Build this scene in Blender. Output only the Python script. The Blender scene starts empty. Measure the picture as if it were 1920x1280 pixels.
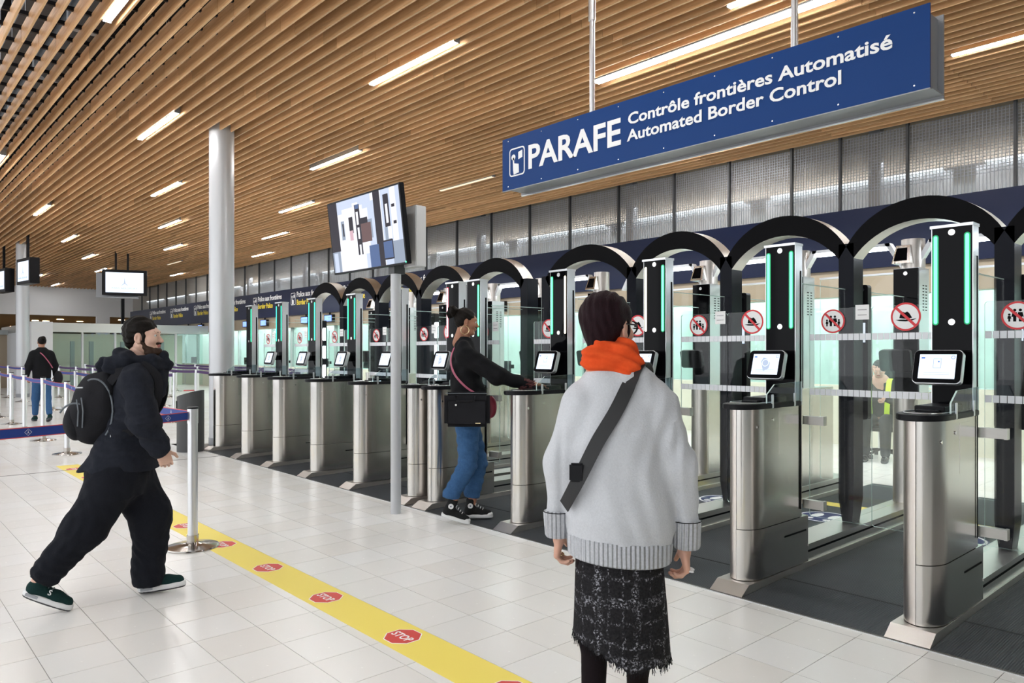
import bpy, bmesh, math, random
import numpy as np
from mathutils import Vector, Matrix
random.seed(7); rng = np.random.default_rng(7)
S = bpy.context.scene; COL = S.collection; PI = math.pi
# ------------------------------------------------------------ camera, world, exposure
cam_d = bpy.data.cameras.new('camera'); cam = bpy.data.objects.new('camera', cam_d); COL.objects.link(cam)
cam.location = (0, 0, 1.55); cam.rotation_euler = (PI/2, 0, math.atan2(.742, .670))
cam_d.sensor_width = 36; cam_d.lens = 1384/1920*36; cam_d.shift_y = 20/1920; cam_d.clip_end = 200; cam_d.clip_start = .05
S.camera = cam
wd = bpy.data.worlds.new('world'); S.world = wd; wd.use_nodes = True
wd.node_tree.nodes['Background'].inputs[0].default_value = (.93, .96, 1, 1)
wd.node_tree.nodes['Background'].inputs[1].default_value = .9
S.view_settings.view_transform = 'Standard'; S.view_settings.look = 'None'
S.view_settings.exposure = 0.82; S.view_settings.gamma = 1; S.view_settings.use_curve_mapping = False
S.cycles.transparent_max_bounces = 24; S.cycles.max_bounces = 8
def area(name, loc, rot, sx, sy, power, col=(1, 1, 1)):
    l = bpy.data.lights.new(name, 'AREA'); l.shape = 'RECTANGLE'; l.size = sx; l.size_y = sy; l.energy = power; l.color = col
    o = bpy.data.objects.new(name, l); COL.objects.link(o); o.location = loc; o.rotation_euler = rot; return o
# daylight through the glazed front of the hall, behind the camera
area('daylight', (-10, -8.5, 3.2), (PI/2, 0, 0), 40, 4.5, 350, (.95, .98, 1))
# added fill light brightening the booth zone behind the gates, no fixture there
area('booth_fill', (-14, 10.4, 3.6), (0, 0, 0), 30, .3, 300, (.95, 1, .98))
area('plaster_fill', (-8, -2.5, 5.27), (0, 0, 0), 26, .5, 170)  # unseen fill over the camera side, added to brighten the near floor
LAMP = 50.0
# ------------------------------------------------------------ materials
MT = {}
def mat(name, col=(.8, .8, .8), rough=.5, metal=0., emit=0., spec=.5, coat=0., ecol=None):
    m = bpy.data.materials.new(name); m.use_nodes = True; b = m.node_tree.nodes['Principled BSDF']
    b.inputs['Base Color'].default_value = (*col, 1); b.inputs['Roughness'].default_value = rough
    b.inputs['Metallic'].default_value = metal; b.inputs['Specular IOR Level'].default_value = spec
    b.inputs['Coat Weight'].default_value = coat
    if emit: b.inputs['Emission Color'].default_value = (*(ecol or col), 1); b.inputs['Emission Strength'].default_value = emit
    MT[name] = m; return m
def nn(m, t, **k):
    n = m.node_tree.nodes.new(t)
    for a, v in k.items(): setattr(n, a, v)
    return n
def lk(m, a, b): m.node_tree.links.new(a, b)
def bsdf(m): return m.node_tree.nodes['Principled BSDF']
def coords(m, scale=(1, 1, 1), kind='Object', shift=False):
    tc = nn(m, 'ShaderNodeTexCoord'); mp = nn(m, 'ShaderNodeMapping'); mp.inputs['Scale'].default_value = scale
    lk(m, tc.outputs[kind], mp.inputs['Vector'])
    if shift:
        r = rnd(m); c = nn(m, 'ShaderNodeCombineXYZ'); mu = nn(m, 'ShaderNodeMath', operation='MULTIPLY'); mu.inputs[1].default_value = 91
        lk(m, r, mu.inputs[0]); [lk(m, mu.outputs[0], c.inputs[i]) for i in range(3)]; lk(m, c.outputs[0], mp.inputs['Location'])
    return mp.outputs[0]
def rnd(m):
    oi = nn(m, 'ShaderNodeObjectInfo'); ge = nn(m, 'ShaderNodeNewGeometry')
    a = nn(m, 'ShaderNodeMath', operation='ADD'); f = nn(m, 'ShaderNodeMath', operation='FRACT')
    lk(m, oi.outputs['Random'], a.inputs[0]); lk(m, ge.outputs['Random Per Island'], a.inputs[1]); lk(m, a.outputs[0], f.inputs[0]); return f.outputs[0]
def noise(m, vec, scale=5, detail=3, rough=.5):
    n = nn(m, 'ShaderNodeTexNoise'); n.inputs['Scale'].default_value = scale; n.inputs['Detail'].default_value = detail; n.inputs['Roughness'].default_value = rough
    lk(m, vec, n.inputs['Vector']); return n.outputs['Fac']
def ramp(m, fac, stops):
    r = nn(m, 'ShaderNodeValToRGB'); e = r.color_ramp.elements
    while len(e) < len(stops): e.new(.5)
    for i, (p, c) in enumerate(stops): e[i].position = p; e[i].color = (*c, 1)
    lk(m, fac, r.inputs[0]); return r.outputs[0]
def bump(m, h, strength=.2, dist=.01):
    b = nn(m, 'ShaderNodeBump'); b.inputs['Strength'].default_value = strength; b.inputs['Distance'].default_value = dist
    lk(m, h, b.inputs['Height']); lk(m, b.outputs[0], bsdf(m).inputs['Normal']); return b
def math2(m, op, a, b):
    n = nn(m, 'ShaderNodeMath', operation=op)
    for i, v in enumerate((a, b)):
        if isinstance(v, (int, float)): n.inputs[i].default_value = v
        else: lk(m, v, n.inputs[i])
    return n.outputs[0]
def mixc(m, fac, a, b):
    n = nn(m, 'ShaderNodeMix', data_type='RGBA')
    if isinstance(fac, (int, float)): n.inputs[0].default_value = fac
    else: lk(m, fac, n.inputs[0])
    for i, v in ((6, a), (7, b)):
        if isinstance(v, tuple): n.inputs[i].default_value = (*v, 1)
        else: lk(m, v, n.inputs[i])
    return n.outputs[2]
# wood
m = mat('oak', (.5, .27, .12), .45)
v = coords(m, (.7, 14, 14), shift=True); g = noise(m, v, 3, 4, .6)
c1 = ramp(m, g, [(.3, (.64, .36, .165)), (.7, (.84, .54, .29))]); r_ = rnd(m)
tone = ramp(m, r_, [(0, (.74, .70, .66)), (.5, (.97, .95, .92)), (1, (1.12, 1.08, 1.06))])
mx = nn(m, 'ShaderNodeMix', data_type='RGBA', blend_type='MULTIPLY'); mx.inputs[0].default_value = 1; lk(m, c1, mx.inputs[6]); lk(m, tone, mx.inputs[7])
lk(m, mx.outputs[2], bsdf(m).inputs['Base Color'])
# tiles
m = mat('floor_tile', (.78, .75, .7), .22, spec=.45); r_ = rnd(m)
c1 = ramp(m, r_, [(0, (.78, .75, .71)), (.35, (.81, .79, .76)), (.8, (.825, .81, .785)), (1, (.835, .825, .81))])
v = coords(m, kind='Object'); n1 = noise(m, v, 30, 2)
lk(m, c1, bsdf(m).inputs['Base Color']); lk(m, ramp(m, n1, [(.3, (.24,)*3), (.8, (.28,)*3)]), bsdf(m).inputs['Roughness'])
mat('grout', (.27, .255, .24), .9); mat('joint_metal', (.12, .11, .1), .5, .5)
# metals
def brushed(name, col, rough, sc=(60, 60, 1.2), aniso=0.):
    m = mat(name, col, rough, 1.0); v = coords(m, sc); n = noise(m, v, 6, 3, .6)
    lk(m, ramp(m, n, [(.2, (rough-.03,)*3), (.8, (rough+.04,)*3)]), bsdf(m).inputs['Roughness'])
    lk(m, mixc(m, n, tuple(c*.94 for c in col), tuple(min(1, c*1.1) for c in col)), bsdf(m).inputs['Base Color'])
    return m
brushed('steel', (.60, .58, .55), .2); brushed('steel_warm', (.74, .69, .65), .34); brushed('steel_flat', (.58, .57, .55), .34, (2, 2, 60))
mat('aluminium', (.74, .75, .77), .32, .9); mat('chrome', (.8, .8, .8), .08, 1); mat('dark_chrome', (.50, .47, .44), .16, 1); mat('silver_paint', (.55, .56, .58), .38, .35)
mat('pole_grey', (.52, .53, .55), .42, .1)
mat('black_gloss', (.003, .003, .004), .05, spec=.07); mat('black_plastic', (.010, .010, .012), .38, spec=.15); mat('black_matte', (.006, .006, .007), .6, spec=.06)
mat('post_black', (.005, .006, .011), .3, spec=.09); mat('dark_grey', (.06, .062, .065), .5); mat('rubber_black', (.01, .01, .01), .9)  # last one is plain near-black for the pedestal core and mat seams
mat('navy', (.007, .012, .042), .35, spec=.15); mat('sign_blue', (.012, .050, .19), .35, spec=.12); mat('letter_white', (.9, .9, .9), .5)
mat('letter_yellow', (.85, .65, .04), .5); mat('screw', (.75, .74, .72), .2, 1); mat('white_paint', (.82, .82, .83), .5); mat('white_plastic', (.75, .75, .76), .4)
mat('grey_paint', (.30, .31, .33), .4, .3); mat('tan', (.36, .29, .21), .4, .25); mat('cream', (.72, .72, .60), .6); mat('booth_teal', (.60, .70, .68), .5); mat('booth_grey', (.35, .38, .38), .6)
mat('lamp_white', (1, 1, 1), .5, emit=LAMP); mat('lamp_dim', (.75, .62, .45), .5, emit=.6); mat('lane_lamp', (.85, .93, 1), .5, emit=14); mat('panel_lamp', (.85, .95, 1), .5, emit=2.2)
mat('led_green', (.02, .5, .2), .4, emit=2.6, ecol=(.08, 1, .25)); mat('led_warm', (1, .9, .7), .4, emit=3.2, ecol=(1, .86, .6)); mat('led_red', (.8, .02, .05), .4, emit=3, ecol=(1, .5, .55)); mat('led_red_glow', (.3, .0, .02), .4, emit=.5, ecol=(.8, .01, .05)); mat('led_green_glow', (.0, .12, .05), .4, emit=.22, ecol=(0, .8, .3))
mat('led_cyan', (.02, .5, .4), .4, emit=1.8, ecol=(.03, 1, .38))
mat('screen_white', (.6, .7, .9), .3, emit=.50, ecol=(.80, .89, 1)); mat('screen_blue', (.1, .2, .8), .3, emit=1.0, ecol=(.2, .33, 1)); mat('screen_grey', (.3, .35, .45), .4, emit=.35, ecol=(.45, .55, .75)); mat('screen_logo', (.03, .1, .4), .4, emit=.3, ecol=(.1, .3, .8)); mat('screen_cyan', (.1, .4, .6), .3, emit=.9, ecol=(.25, .6, .8))
for nme, c in dict(pic_white=(.85, .86, .95), pic_light=(.55, .62, .78), pic_mid=(.28, .33, .42), pic_dark=(.025, .02, .03), pic_pink=(.62, .40, .46), pic_blue=(.08, .13, .28), pic_brown=(.14, .08, .08)).items():
    mat(nme, tuple(q*.12 for q in c), .25, emit=.62, ecol=c, spec=.1)
mat('tape_yellow', (.92, .74, .13), .45); mat('stop_red', (.66, .05, .04), .45); mat('belt_blue', (.012, .045, .26), .6); mat('belt_red', (.65, .08, .08), .6); mat('belt_purple', (.07, .03, .13), .6); mat('belt_top', (.10, .10, .28), .6)
mat('red', (.7, .03, .04), .5); mat('orange', (.85, .42, .05), .5); mat('carpet_blue', (.015, .03, .12), .7); mat('wood_far', (.36, .22, .11), .6); mat('spot_warm', (1, .75, .4), .5, emit=14, ecol=(1, .72, .4)); mat('green_sign', (.0, .5, .2), .5, emit=1.5, ecol=(.1, 1, .4))
# mat of the lanes: ribbed rubber
m = mat('lane_rubber', (.045, .05, .058), .5, spec=.25); v = coords(m); wv = nn(m, 'ShaderNodeTexWave', wave_type='BANDS', bands_direction='X'); wv.inputs['Scale'].default_value = 26; lk(m, v, wv.inputs['Vector'])
n1 = noise(m, v, 2.2, 3); lk(m, mixc(m, n1, (.018, .021, .026), (.045, .050, .060)), bsdf(m).inputs['Base Color']); bump(m, wv.outputs['Fac'], .5, .004)
# glass: thin architectural panes
def glass(name, tint, refl=1.5):
    m = bpy.data.materials.new(name); m.use_nodes = True; t = m.node_tree; t.nodes.remove(t.nodes['Principled BSDF'])
    tr = nn(m, 'ShaderNodeBsdfTransparent'); tr.inputs[0].default_value = (*tint, 1); gl = nn(m, 'ShaderNodeBsdfGlossy'); gl.inputs['Roughness'].default_value = .01
    fr = nn(m, 'ShaderNodeLayerWeight'); fr.inputs[0].default_value = .5; ms = nn(m, 'ShaderNodeMixShader')
    lk(m, math2(m, 'ADD', math2(m, 'MULTIPLY', math2(m, 'POWER', fr.outputs['Facing'], 5.0), .55), (refl-1)*.08), ms.inputs[0]); lk(m, tr.outputs[0], ms.inputs[1]); lk(m, gl.outputs[0], ms.inputs[2]); lk(m, ms.outputs[0], t.nodes['Material Output'].inputs[0]); MT[name] = m
glass('glass', (.985, .994, .990), 1.22); glass('glass_tint', (.90, .965, .95), 1.3); glass('acrylic', (.80, .86, .88), 1.45); glass('lens', (.93, .95, .95), 1.4)
mat('glass_edge', (.62, .78, .74), .2, spec=.8)
def frosted(name, col, a):
    m = bpy.data.materials.new(name); m.use_nodes = True; t = m.node_tree; b = bsdf(m); b.inputs['Base Color'].default_value = (*col, 1); b.inputs['Roughness'].default_value = .4
    tr = nn(m, 'ShaderNodeBsdfTransparent'); ms = nn(m, 'ShaderNodeMixShader'); ms.inputs[0].default_value = a
    lk(m, tr.outputs[0], ms.inputs[1]); lk(m, b.outputs[0], ms.inputs[2]); lk(m, ms.outputs[0], t.nodes['Material Output'].inputs[0]); MT[name] = m
frosted('frost', (.85, .88, .92), .72); frosted('mesh_veil', (.50, .46, .42), .42)
# cloth
def cloth(name, col, col2, sc=90, rough=.9, bs=.25, sheen=.02):
    m = mat(name, col, rough, spec=.08); v = coords(m); n = noise(m, v, sc, 3, .7); n2 = noise(m, v, 9, 3)
    lk(m, mixc(m, math2(m, 'ADD', math2(m, 'MULTIPLY', n, .7), math2(m, 'MULTIPLY', n2, .3)), col, col2), bsdf(m).inputs['Base Color'])
    bump(m, n, bs, .004); bsdf(m).inputs['Sheen Weight'].default_value = sheen; return m
cloth('wool_grey', (.44, .45, .475), (.69, .70, .73), 160, .95, .5, .1); cloth('jacket_black', (.008, .009, .013), (.028, .031, .042), 40); cloth('jeans_black', (.006, .006, .008), (.018, .02, .027), 120)
cloth('pack_black', (.010, .010, .012), (.03, .03, .034), 200); cloth('denim', (.02, .06, .15), (.07, .16, .32), 60); cloth('knit_black', (.006, .006, .007), (.018, .018, .02), 120); cloth('scarf_orange', (.62, .055, .012), (.85, .12, .03), 60)
cloth('tights', (.008, .005, .006), (.014, .01, .011), 100); cloth('suede_green', (.006, .022, .022), (.02, .05, .047), 80); cloth('canvas_black', (.012, .012, .013), (.03, .03, .03), 150); cloth('navy_cloth', (.02, .025, .03), (.05, .055, .06), 50); cloth('lace_brown', (.05, .02, .02), (.12, .05, .05), 90)
mat('hi_vis', (.62, .85, .05), .6, emit=.12, ecol=(.6, 1, .1)); mat('rubber_white', (.78, .78, .78), .5); mat('sole_dark', (.05, .05, .055), .7); mat('sole_grey', (.38, .39, .42), .6); mat('strap_black', (.012, .012, .013), .6); mat('strap_pink', (.40, .09, .15), .5); mat('gold', (.8, .65, .4), .25, 1); mat('zip_grey', (.13, .15, .17), .5); mat('bag_red', (.20, .01, .03), .4)
def skin(name, a, b):
    m = mat(name, a, .5, spec=.35); v = coords(m); lk(m, mixc(m, noise(m, v, 14, 3), a, b), bsdf(m).inputs['Base Color']); bsdf(m).inputs['Subsurface Weight'].default_value = .08; bsdf(m).inputs['Subsurface Radius'].default_value = (.02, .008, .004)
skin('skin_light', (.58, .31, .22), (.72, .43, .33)); skin('skin_brown', (.33, .15, .09), (.45, .22, .14)); skin('skin_pale', (.62, .38, .28), (.76, .50, .40))
mat('lip', (.42, .13, .11), .4); mat('lip_brown', (.24, .08, .07), .4); mat('eye_white', (.7, .7, .68), .2); mat('eye_dark', (.02, .01, .008), .1)
def hairm(name, a, b):
    m = mat(name, a, .5, spec=.10); v = coords(m, (70, 25, 14)); n = noise(m, v, 3, 4, .7); lk(m, mixc(m, n, a, b), bsdf(m).inputs['Base Color']); bump(m, n, .7, .006)
hairm('hair_plum', (.004, .002, .003), (.026, .009, .013)); hairm('hair_dark', (.003, .0025, .002), (.016, .012, .010)); hairm('beard', (.02, .012, .008), (.07, .04, .028))
# tweed
m = mat('tweed', (.02, .02, .022), .95, spec=.1); v = coords(m)
def lines(axis, scale, thr, seedn):
    w = nn(m, 'ShaderNodeTexWave', wave_type='BANDS', bands_direction=axis); w.inputs['Scale'].default_value = scale; w.inputs['Distortion'].default_value = 2.2; w.inputs['Detail'].default_value = 2; w.inputs['Detail Scale'].default_value = 3; w.inputs['Phase Offset'].default_value = seedn
    lk(m, v, w.inputs['Vector']); return ramp(m, w.outputs['Fac'], [(thr, (0,)*3), (1, (1,)*3)])
ln = math2(m, 'MAXIMUM', lines('X', 6.5, .93, 1), math2(m, 'MAXIMUM', lines('Z', 4.2, .88, 2), math2(m, 'MAXIMUM', lines('X', 2.4, .90, 0), lines('Z', 1.6, .93, .5))))
sp = ramp(m, noise(m, v, 150, 2, .6), [(.50, (0,)*3), (.62, (1,)*3)]); fz = ramp(m, noise(m, v, 45, 3), [(.4, (.1,)*3), (.65, (1,)*3)])
lk(m, mixc(m, math2(m, 'MULTIPLY', math2(m, 'MULTIPLY', ln, sp), fz), mixc(m, noise(m, v, 120, 2), (.006, .006, .007), (.034, .032, .034)), (.42, .42, .46)), bsdf(m).inputs['Base Color']); bump(m, noise(m, v, 110, 3), .9, .008)
# ribbed knit
m = mat('wool_rib', (.53, .54, .56), .95, spec=.2); tc = nn(m, 'ShaderNodeTexCoord'); w = nn(m, 'ShaderNodeTexWave', wave_type='BANDS', bands_direction='X'); w.inputs['Scale'].default_value = 20; w.inputs['Distortion'].default_value = .6; w.inputs['Detail Scale'].default_value = 1
lk(m, tc.outputs['Object'], w.inputs['Vector']); bump(m, w.outputs['Fac'], .8, .012)
lk(m, mixc(m, noise(m, tc.outputs['Object'], 140, 2), (.42, .43, .455), (.66, .67, .70)), bsdf(m).inputs['Base Color'])
# ------------------------------------------------------------ mesh helpers
class MB:
    def __init__(s): s.v = []; s.f = []; s.m = []
    def add(s, vs, fs, mi=0, M=None):
        o = len(s.v)
        s.v += [tuple(M @ Vector(p)) for p in vs] if M is not None else [tuple(p) for p in vs]
        s.f += [[i+o for i in f] for f in fs]; s.m += [mi]*len(fs); return s
    def box(s, x0, x1, y0, y1, z0, z1, mi=0, M=None):
        return s.add([(x0,y0,z0),(x1,y0,z0),(x1,y1,z0),(x0,y1,z0),(x0,y0,z1),(x1,y0,z1),(x1,y1,z1),(x0,y1,z1)], [(3,2,1,0),(4,5,6,7),(0,1,5,4),(1,2,6,5),(2,3,7,6),(3,0,4,7)], mi, M)
    def prism(s, pts, z0, z1, mi=0, M=None, side=None):
        n = len(pts); s.add([(x,y,z0) for x,y in pts]+[(x,y,z1) for x,y in pts], [list(range(n))[::-1], list(range(n,2*n))], mi, M)
        return s.add([(x,y,z0) for x,y in pts]+[(x,y,z1) for x,y in pts], [[i,(i+1)%n,(i+1)%n+n,i+n] for i in range(n)], mi if side is None else side, M)
    def cyl(s, c, r, h, n=24, mi=0, M=None, r2=None):
        r2 = r if r2 is None else r2; vs = []
        for rr, z in ((r, 0), (r2, h)): vs += [(c[0]+rr*math.cos(2*PI*i/n), c[1]+rr*math.sin(2*PI*i/n), c[2]+z) for i in range(n)]
        return s.add(vs, [list(range(n))[::-1], list(range(n, 2*n))]+[[i,(i+1)%n,(i+1)%n+n,i+n] for i in range(n)], mi, M)
    def lathe(s, c, prof, n=28, mi=0, M=None):
        vs = []; fs = []
        for r, z in prof: vs += [(c[0]+r*math.cos(2*PI*i/n), c[1]+r*math.sin(2*PI*i/n), c[2]+z) for i in range(n)]
        for k in range(len(prof)-1): fs += [[k*n+i, k*n+(i+1)%n, (k+1)*n+(i+1)%n, (k+1)*n+i] for i in range(n)]
        fs.append(list(range(n))[::-1]); fs.append([(len(prof)-1)*n+i for i in range(n)]); return s.add(vs, fs, mi, M)
    def tube(s, pts, r, n=8, mi=0, M=None):
        P_ = [Vector(p) for p in pts]; vs = []; fs = []
        for i, p in enumerate(P_):
            d = (P_[min(i+1, len(P_)-1)]-P_[max(i-1, 0)]).normalized(); u = d.orthogonal().normalized() if abs(d.z) > .95 else d.cross(Vector((0,0,1))).normalized(); w = d.cross(u)
            rr = r[i] if isinstance(r, (list, tuple)) else r
            vs += [p+u*rr*math.cos(2*PI*k/n)+w*rr*math.sin(2*PI*k/n) for k in range(n)]
        for i in range(len(P_)-1): fs += [[i*n+k, (i+1)*n+k, (i+1)*n+(k+1)%n, i*n+(k+1)%n] for k in range(n)]
        fs.append(list(range(n))); fs.append([(len(P_)-1)*n+k for k in range(n)][::-1]); return s.add(vs, fs, mi, M)
    def torus(s, M, R, r, n=32, k=8, mi=0):
        vs = []; fs = []
        for i in range(n):
            a = 2*PI*i/n
            for j in range(k): b = 2*PI*j/k; vs.append(((R+r*math.cos(b))*math.cos(a), (R+r*math.cos(b))*math.sin(a), r*math.sin(b)))
        for i in range(n): fs += [[i*k+j, ((i+1)%n)*k+j, ((i+1)%n)*k+(j+1)%k, i*k+(j+1)%k] for j in range(k)]
        return s.add(vs, fs, mi, M)
    def mesh(s, name, mats, smooth=False, bevel=0):
        me = bpy.data.meshes.new(name); me.from_pydata(s.v, [], s.f); me.polygons.foreach_set('material_index', s.m)
        for q in ([mats] if isinstance(mats, str) else mats): me.materials.append(MT[q])
        bm = bmesh.new(); bm.from_mesh(me)
        if bevel:
            bmesh.ops.remove_doubles(bm, verts=bm.verts, dist=1e-5)
            ed = [e for e in bm.edges if len(e.link_faces) == 2 and e.calc_face_angle(0) > .6]; bmesh.ops.bevel(bm, geom=ed, offset=bevel, segments=2, affect='EDGES', clamp_overlap=True)
        bmesh.ops.recalc_face_normals(bm, faces=bm.faces); bm.to_mesh(me); bm.free()
        if smooth:
            me.polygons.foreach_set('use_smooth', [True]*len(me.polygons)); me.set_sharp_from_angle(angle=.7)
        me.update(); return me
def link(name, me, parent=None, loc=None, **k):
    o = bpy.data.objects.new(name, me); COL.objects.link(o)
    if parent is not None: o.parent = parent
    if loc is not None: o.location = loc
    for a, v in k.items(): o[a] = v
    return o
def part(name, mb, mats, parent=None, smooth=False, bevel=0, **k): return link(name, mb.mesh(name, mats, smooth, bevel), parent, **k)
def thing(name, label, cat, loc=(0,0,0), rz=0, group=None):
    o = bpy.data.objects.new(name, None); COL.objects.link(o); o.location = loc; o.rotation_euler = (0,0,rz); o['label'] = label; o['category'] = cat; o.empty_display_size = .1
    if group: o['group'] = group
    return o
def tag(o, label, cat, group=None):
    o['label'] = label; o['category'] = cat
    if group: o['group'] = group
    return o
def struct(name, mb, mats, parent=None, **k): return part(name, mb, mats, parent, kind='structure', **k)
def dup(src, label=None, parent=None):
    c = src.copy(); COL.objects.link(c)
    if parent is not None: c.parent = parent
    if label: c['label'] = label
    for ch in src.children: dup(ch, None, c)
    return c
def rrect(w, h, r, n=5, cx=0, cy=0):
    p = []
    for sx, sy, a0 in ((1,1,0),(-1,1,PI/2),(-1,-1,PI),(1,-1,3*PI/2)):
        for i in range(n+1): a = a0+PI/2*i/n; p.append((cx+sx*(w/2-r)+r*math.cos(a), cy+sy*(h/2-r)+r*math.sin(a)))
    return p
def circ(r, n=32, cx=0, cy=0, a0=0): return [(cx+r*math.cos(a0+2*PI*i/n), cy+r*math.sin(a0+2*PI*i/n)) for i in range(n)]
RX90 = Matrix.Rotation(PI/2, 4, 'X')      # local (x,y,z) -> (x,-z,y): faces -Y
def face_M(x, y, z, rz=0): return Matrix.Translation((x, y, z)) @ Matrix.Rotation(rz, 4, 'Z') @ RX90
def ring(mb, R, r, z0, z1, mi, M, n=40):
    vs = []; 
    for rr, z in ((R,z0),(r,z0),(r,z1),(R,z1)): vs += [(rr*math.cos(2*PI*i/n), rr*math.sin(2*PI*i/n), z) for i in range(n)]
    fs = []
    for k in range(4): fs += [[k*n+i, k*n+(i+1)%n, ((k+1)%4)*n+(i+1)%n, ((k+1)%4)*n+i] for i in range(n)]
    mb.add(vs, fs, mi, M)
def text_mb(mb, s, size, mi=0, M=None, depth=.003, bold=.012, width=None, align='LEFT', shear=0):
    cu = bpy.data.curves.new('t', 'FONT'); cu.body = s; cu.size = size; cu.extrude = depth/2; cu.offset = bold*size; cu.align_x = align; cu.resolution_u = 3; cu.shear = shear
    o = bpy.data.objects.new('t', cu); COL.objects.link(o); bpy.context.view_layer.update()
    me = bpy.data.meshes.new_from_object(o.evaluated_get(bpy.context.evaluated_depsgraph_get()))
    vs = [tuple(v.co) for v in me.vertices]; fs = [list(p.vertices) for p in me.polygons]
    bpy.data.objects.remove(o); bpy.data.curves.remove(cu); bpy.data.meshes.remove(me)
    if width and vs:
        x0 = min(v[0] for v in vs); x1 = max(v[0] for v in vs); k = width/(x1-x0); vs = [((v[0]-x0)*k, v[1], v[2]) for v in vs]
    mb.add(vs, fs, mi, M); return mb
# ============================================================ FLOOR
T = .335; TX0 = -2.06; TY0 = .72; MATY = 4.18
struct('floor', MB().box(-52, 6, -9, 14.5, -.06, -.006), 'grout')
FL = bpy.data.objects['floor']
tile_me = MB().box(-T/2+.0018, T/2-.0018, -T/2+.0018, T/2-.0018, -.012, 0).mesh('tile', 'floor_tile')
cells = []
for i in range(-150, 24):
    for j in range(-30, 42):
        x = TX0+T*(i+.5); y = TY0+T*(j+.5)
        if x < -50 or x > 5.9 or y < -8.8 or y > 14.3: continue
        if MATY < y < 8.9 and x > -12.9: continue
        if y > MATY-T*.5 and y < MATY and x > -12.9: continue
        cells.append((x, y))
def seen(x, y, z=0):
    d = -.742*x+.67*y; l = .67*x+.742*y
    if d < .6: return None
    u = 960+1384*l/d; w = 660-1384*(z-1.55)/d
    return d if -20 < u < 1940 and -20 < w < 1300 else None
vis = sorted([(seen(*c), c) for c in cells if seen(*c)]); near = set(c for _, c in vis[:300])
for c in [c for _, c in vis[:300]]: link('tile', tile_me, FL, (c[0], c[1], 0))
mb = MB()
for c in cells:
    if c not in near:
        h = T/2-.0014; x, y = c; mb.add([(x-h,y-h,0),(x+h,y-h,0),(x+h,y+h,0),(x-h,y+h,0),(x-h,y-h,-.01),(x+h,y-h,-.01),(x+h,y+h,-.01),(x-h,y+h,-.01)], [(0,1,2,3),(4,5,1,0),(5,6,2,1),(6,7,3,2),(7,4,0,3)])
# cut row of tiles along the mats
for i in range(-33, 24):
    x = TX0+T*(i+.5); y0 = TY0+T*math.floor((MATY-T*.5-TY0)/T-.0)+T*1.0
y0 = TY0+T*10; 
for i in range(-33, 24):
    x = TX0+T*(i+.5); h = T/2-.0014; mb.add([(x-h,y0+.0014,0),(x+h,y0+.0014,0),(x+h,MATY-.012,0),(x-h,MATY-.012,0)], [(0,1,2,3)])
part('distant_tile', mb, 'floor_tile', FL, kind='stuff')
part('expansion_joint', MB().box(-11.12, -11.09, -8.8, MATY, -.01, .0015), 'joint_metal', FL)
part('edge_strip', MB().box(-12.9, 4, MATY-.012, MATY, -.01, .004, 0).box(-12.9, 4, MATY-.004, MATY+.008, -.01, .006, 1), ['aluminium', 'joint_metal'], FL)
# ============================================================ CEILING
ZC = 5.25; SL = 2.38
CE = struct('ceiling', MB().box(-52, 6, 1.2, 14.5, 6.35, 6.45), 'black_matte')
struct('ceiling_trim', MB().box(-52, 6, -9, 1.26, 5.30, 5.42), 'white_paint').name = 'trim_1'
bpy.data.objects['trim_1']['label'] = 'white plaster ceiling beside the wooden slats'
board = MB().box(-SL/2+.003, SL/2-.003, -.012, .012, 0, .185).mesh('slat', 'oak')
bl = []
for n in range(64):
    y = 1.39+.18*n
    for j in range(-20, 4):
        x = -5.72+SL*(j+.5)
        if x > 5.6: continue
        d = seen(x, y, ZC) or seen(x-1.1, y, ZC) or seen(x+1.1, y, ZC); bl.append((d if d else 99, x, y, n))
bl.sort(); mb = MB()
fixtures = [(-12.88, 3.8, 1.92, 1), (-7.92, 5.4, 1.9, 1), (-12.85, 7.0, 1.9, 1), (-17.7, 5.4, 1.92, 1), (-12.72, 10.12, 1.85, 0), (-8.2, 2.17, 1.9, 1), (-22.5, 3.8, 1.9, 1), (-17.68, 8.54, 1.86, 1), (-22.45, 10.12, 1.8, 1), (-27.5, 5.4, 1.85, 1), (-27.3, 8.57, 1.85, 1), (-27.1, 11.71, 1.7, 1), (-32.2, 6.98, 1.8, 1), (-32.05, 10.12, 1.75, 0), (-37.1, 8.55, 1.8, 1), (-36.8, 11.71, 1.7, 1), (-42, 6.95, 1.9, 1), (-46.8, 8.55, 1.9, 1), (-22.45, 6.95, 1.85, 1), (-17.6, 2.2, 1.9, 1), (-3.36, 7.03, 1.9, 1), (-2.2, 10.24, 1.9, 1), (-3.3, 3.8, 1.9, 1), (2.0, 5.4, 1.9, 1), (-7.9, 11.7, 1.9, 1)]
for k, (d, x, y, n) in enumerate(bl):
    dz = random.uniform(-.002, .002)
    if k < 300: link('slat', board, CE, (x, y+random.uniform(-.002, .002), ZC+dz))
    else: mb.box(x-SL/2+.003, x+SL/2-.003, y-.012, y+.012, ZC+dz, ZC+.185)
part('distant_slat', mb, 'oak', CE, kind='stuff')
mb = MB()
for i in range(120):
    x = -50+.476*i
    if x < 5.5: mb.box(x-.02, x+.02, 1.3, 12.9, ZC+.16, ZC+.205)
part('carrier_rail', mb, 'black_plastic', CE, kind='stuff')
duct = thing('ventilation_duct', 'round dark duct running above the open slats at the left', 'duct'); part('duct_pipe', MB().tube([(-40, 2.4, 6.05), (3, 2.4, 6.05)], .22, 16), 'dark_grey', duct, True)
mb = MB()
for i in range(18): mb.box(-40+2.4*i, -39.9+2.4*i, 2.17, 2.63, 5.82, 6.28)
part('duct_collar', mb, 'pole_grey', duct, kind='stuff')
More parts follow.
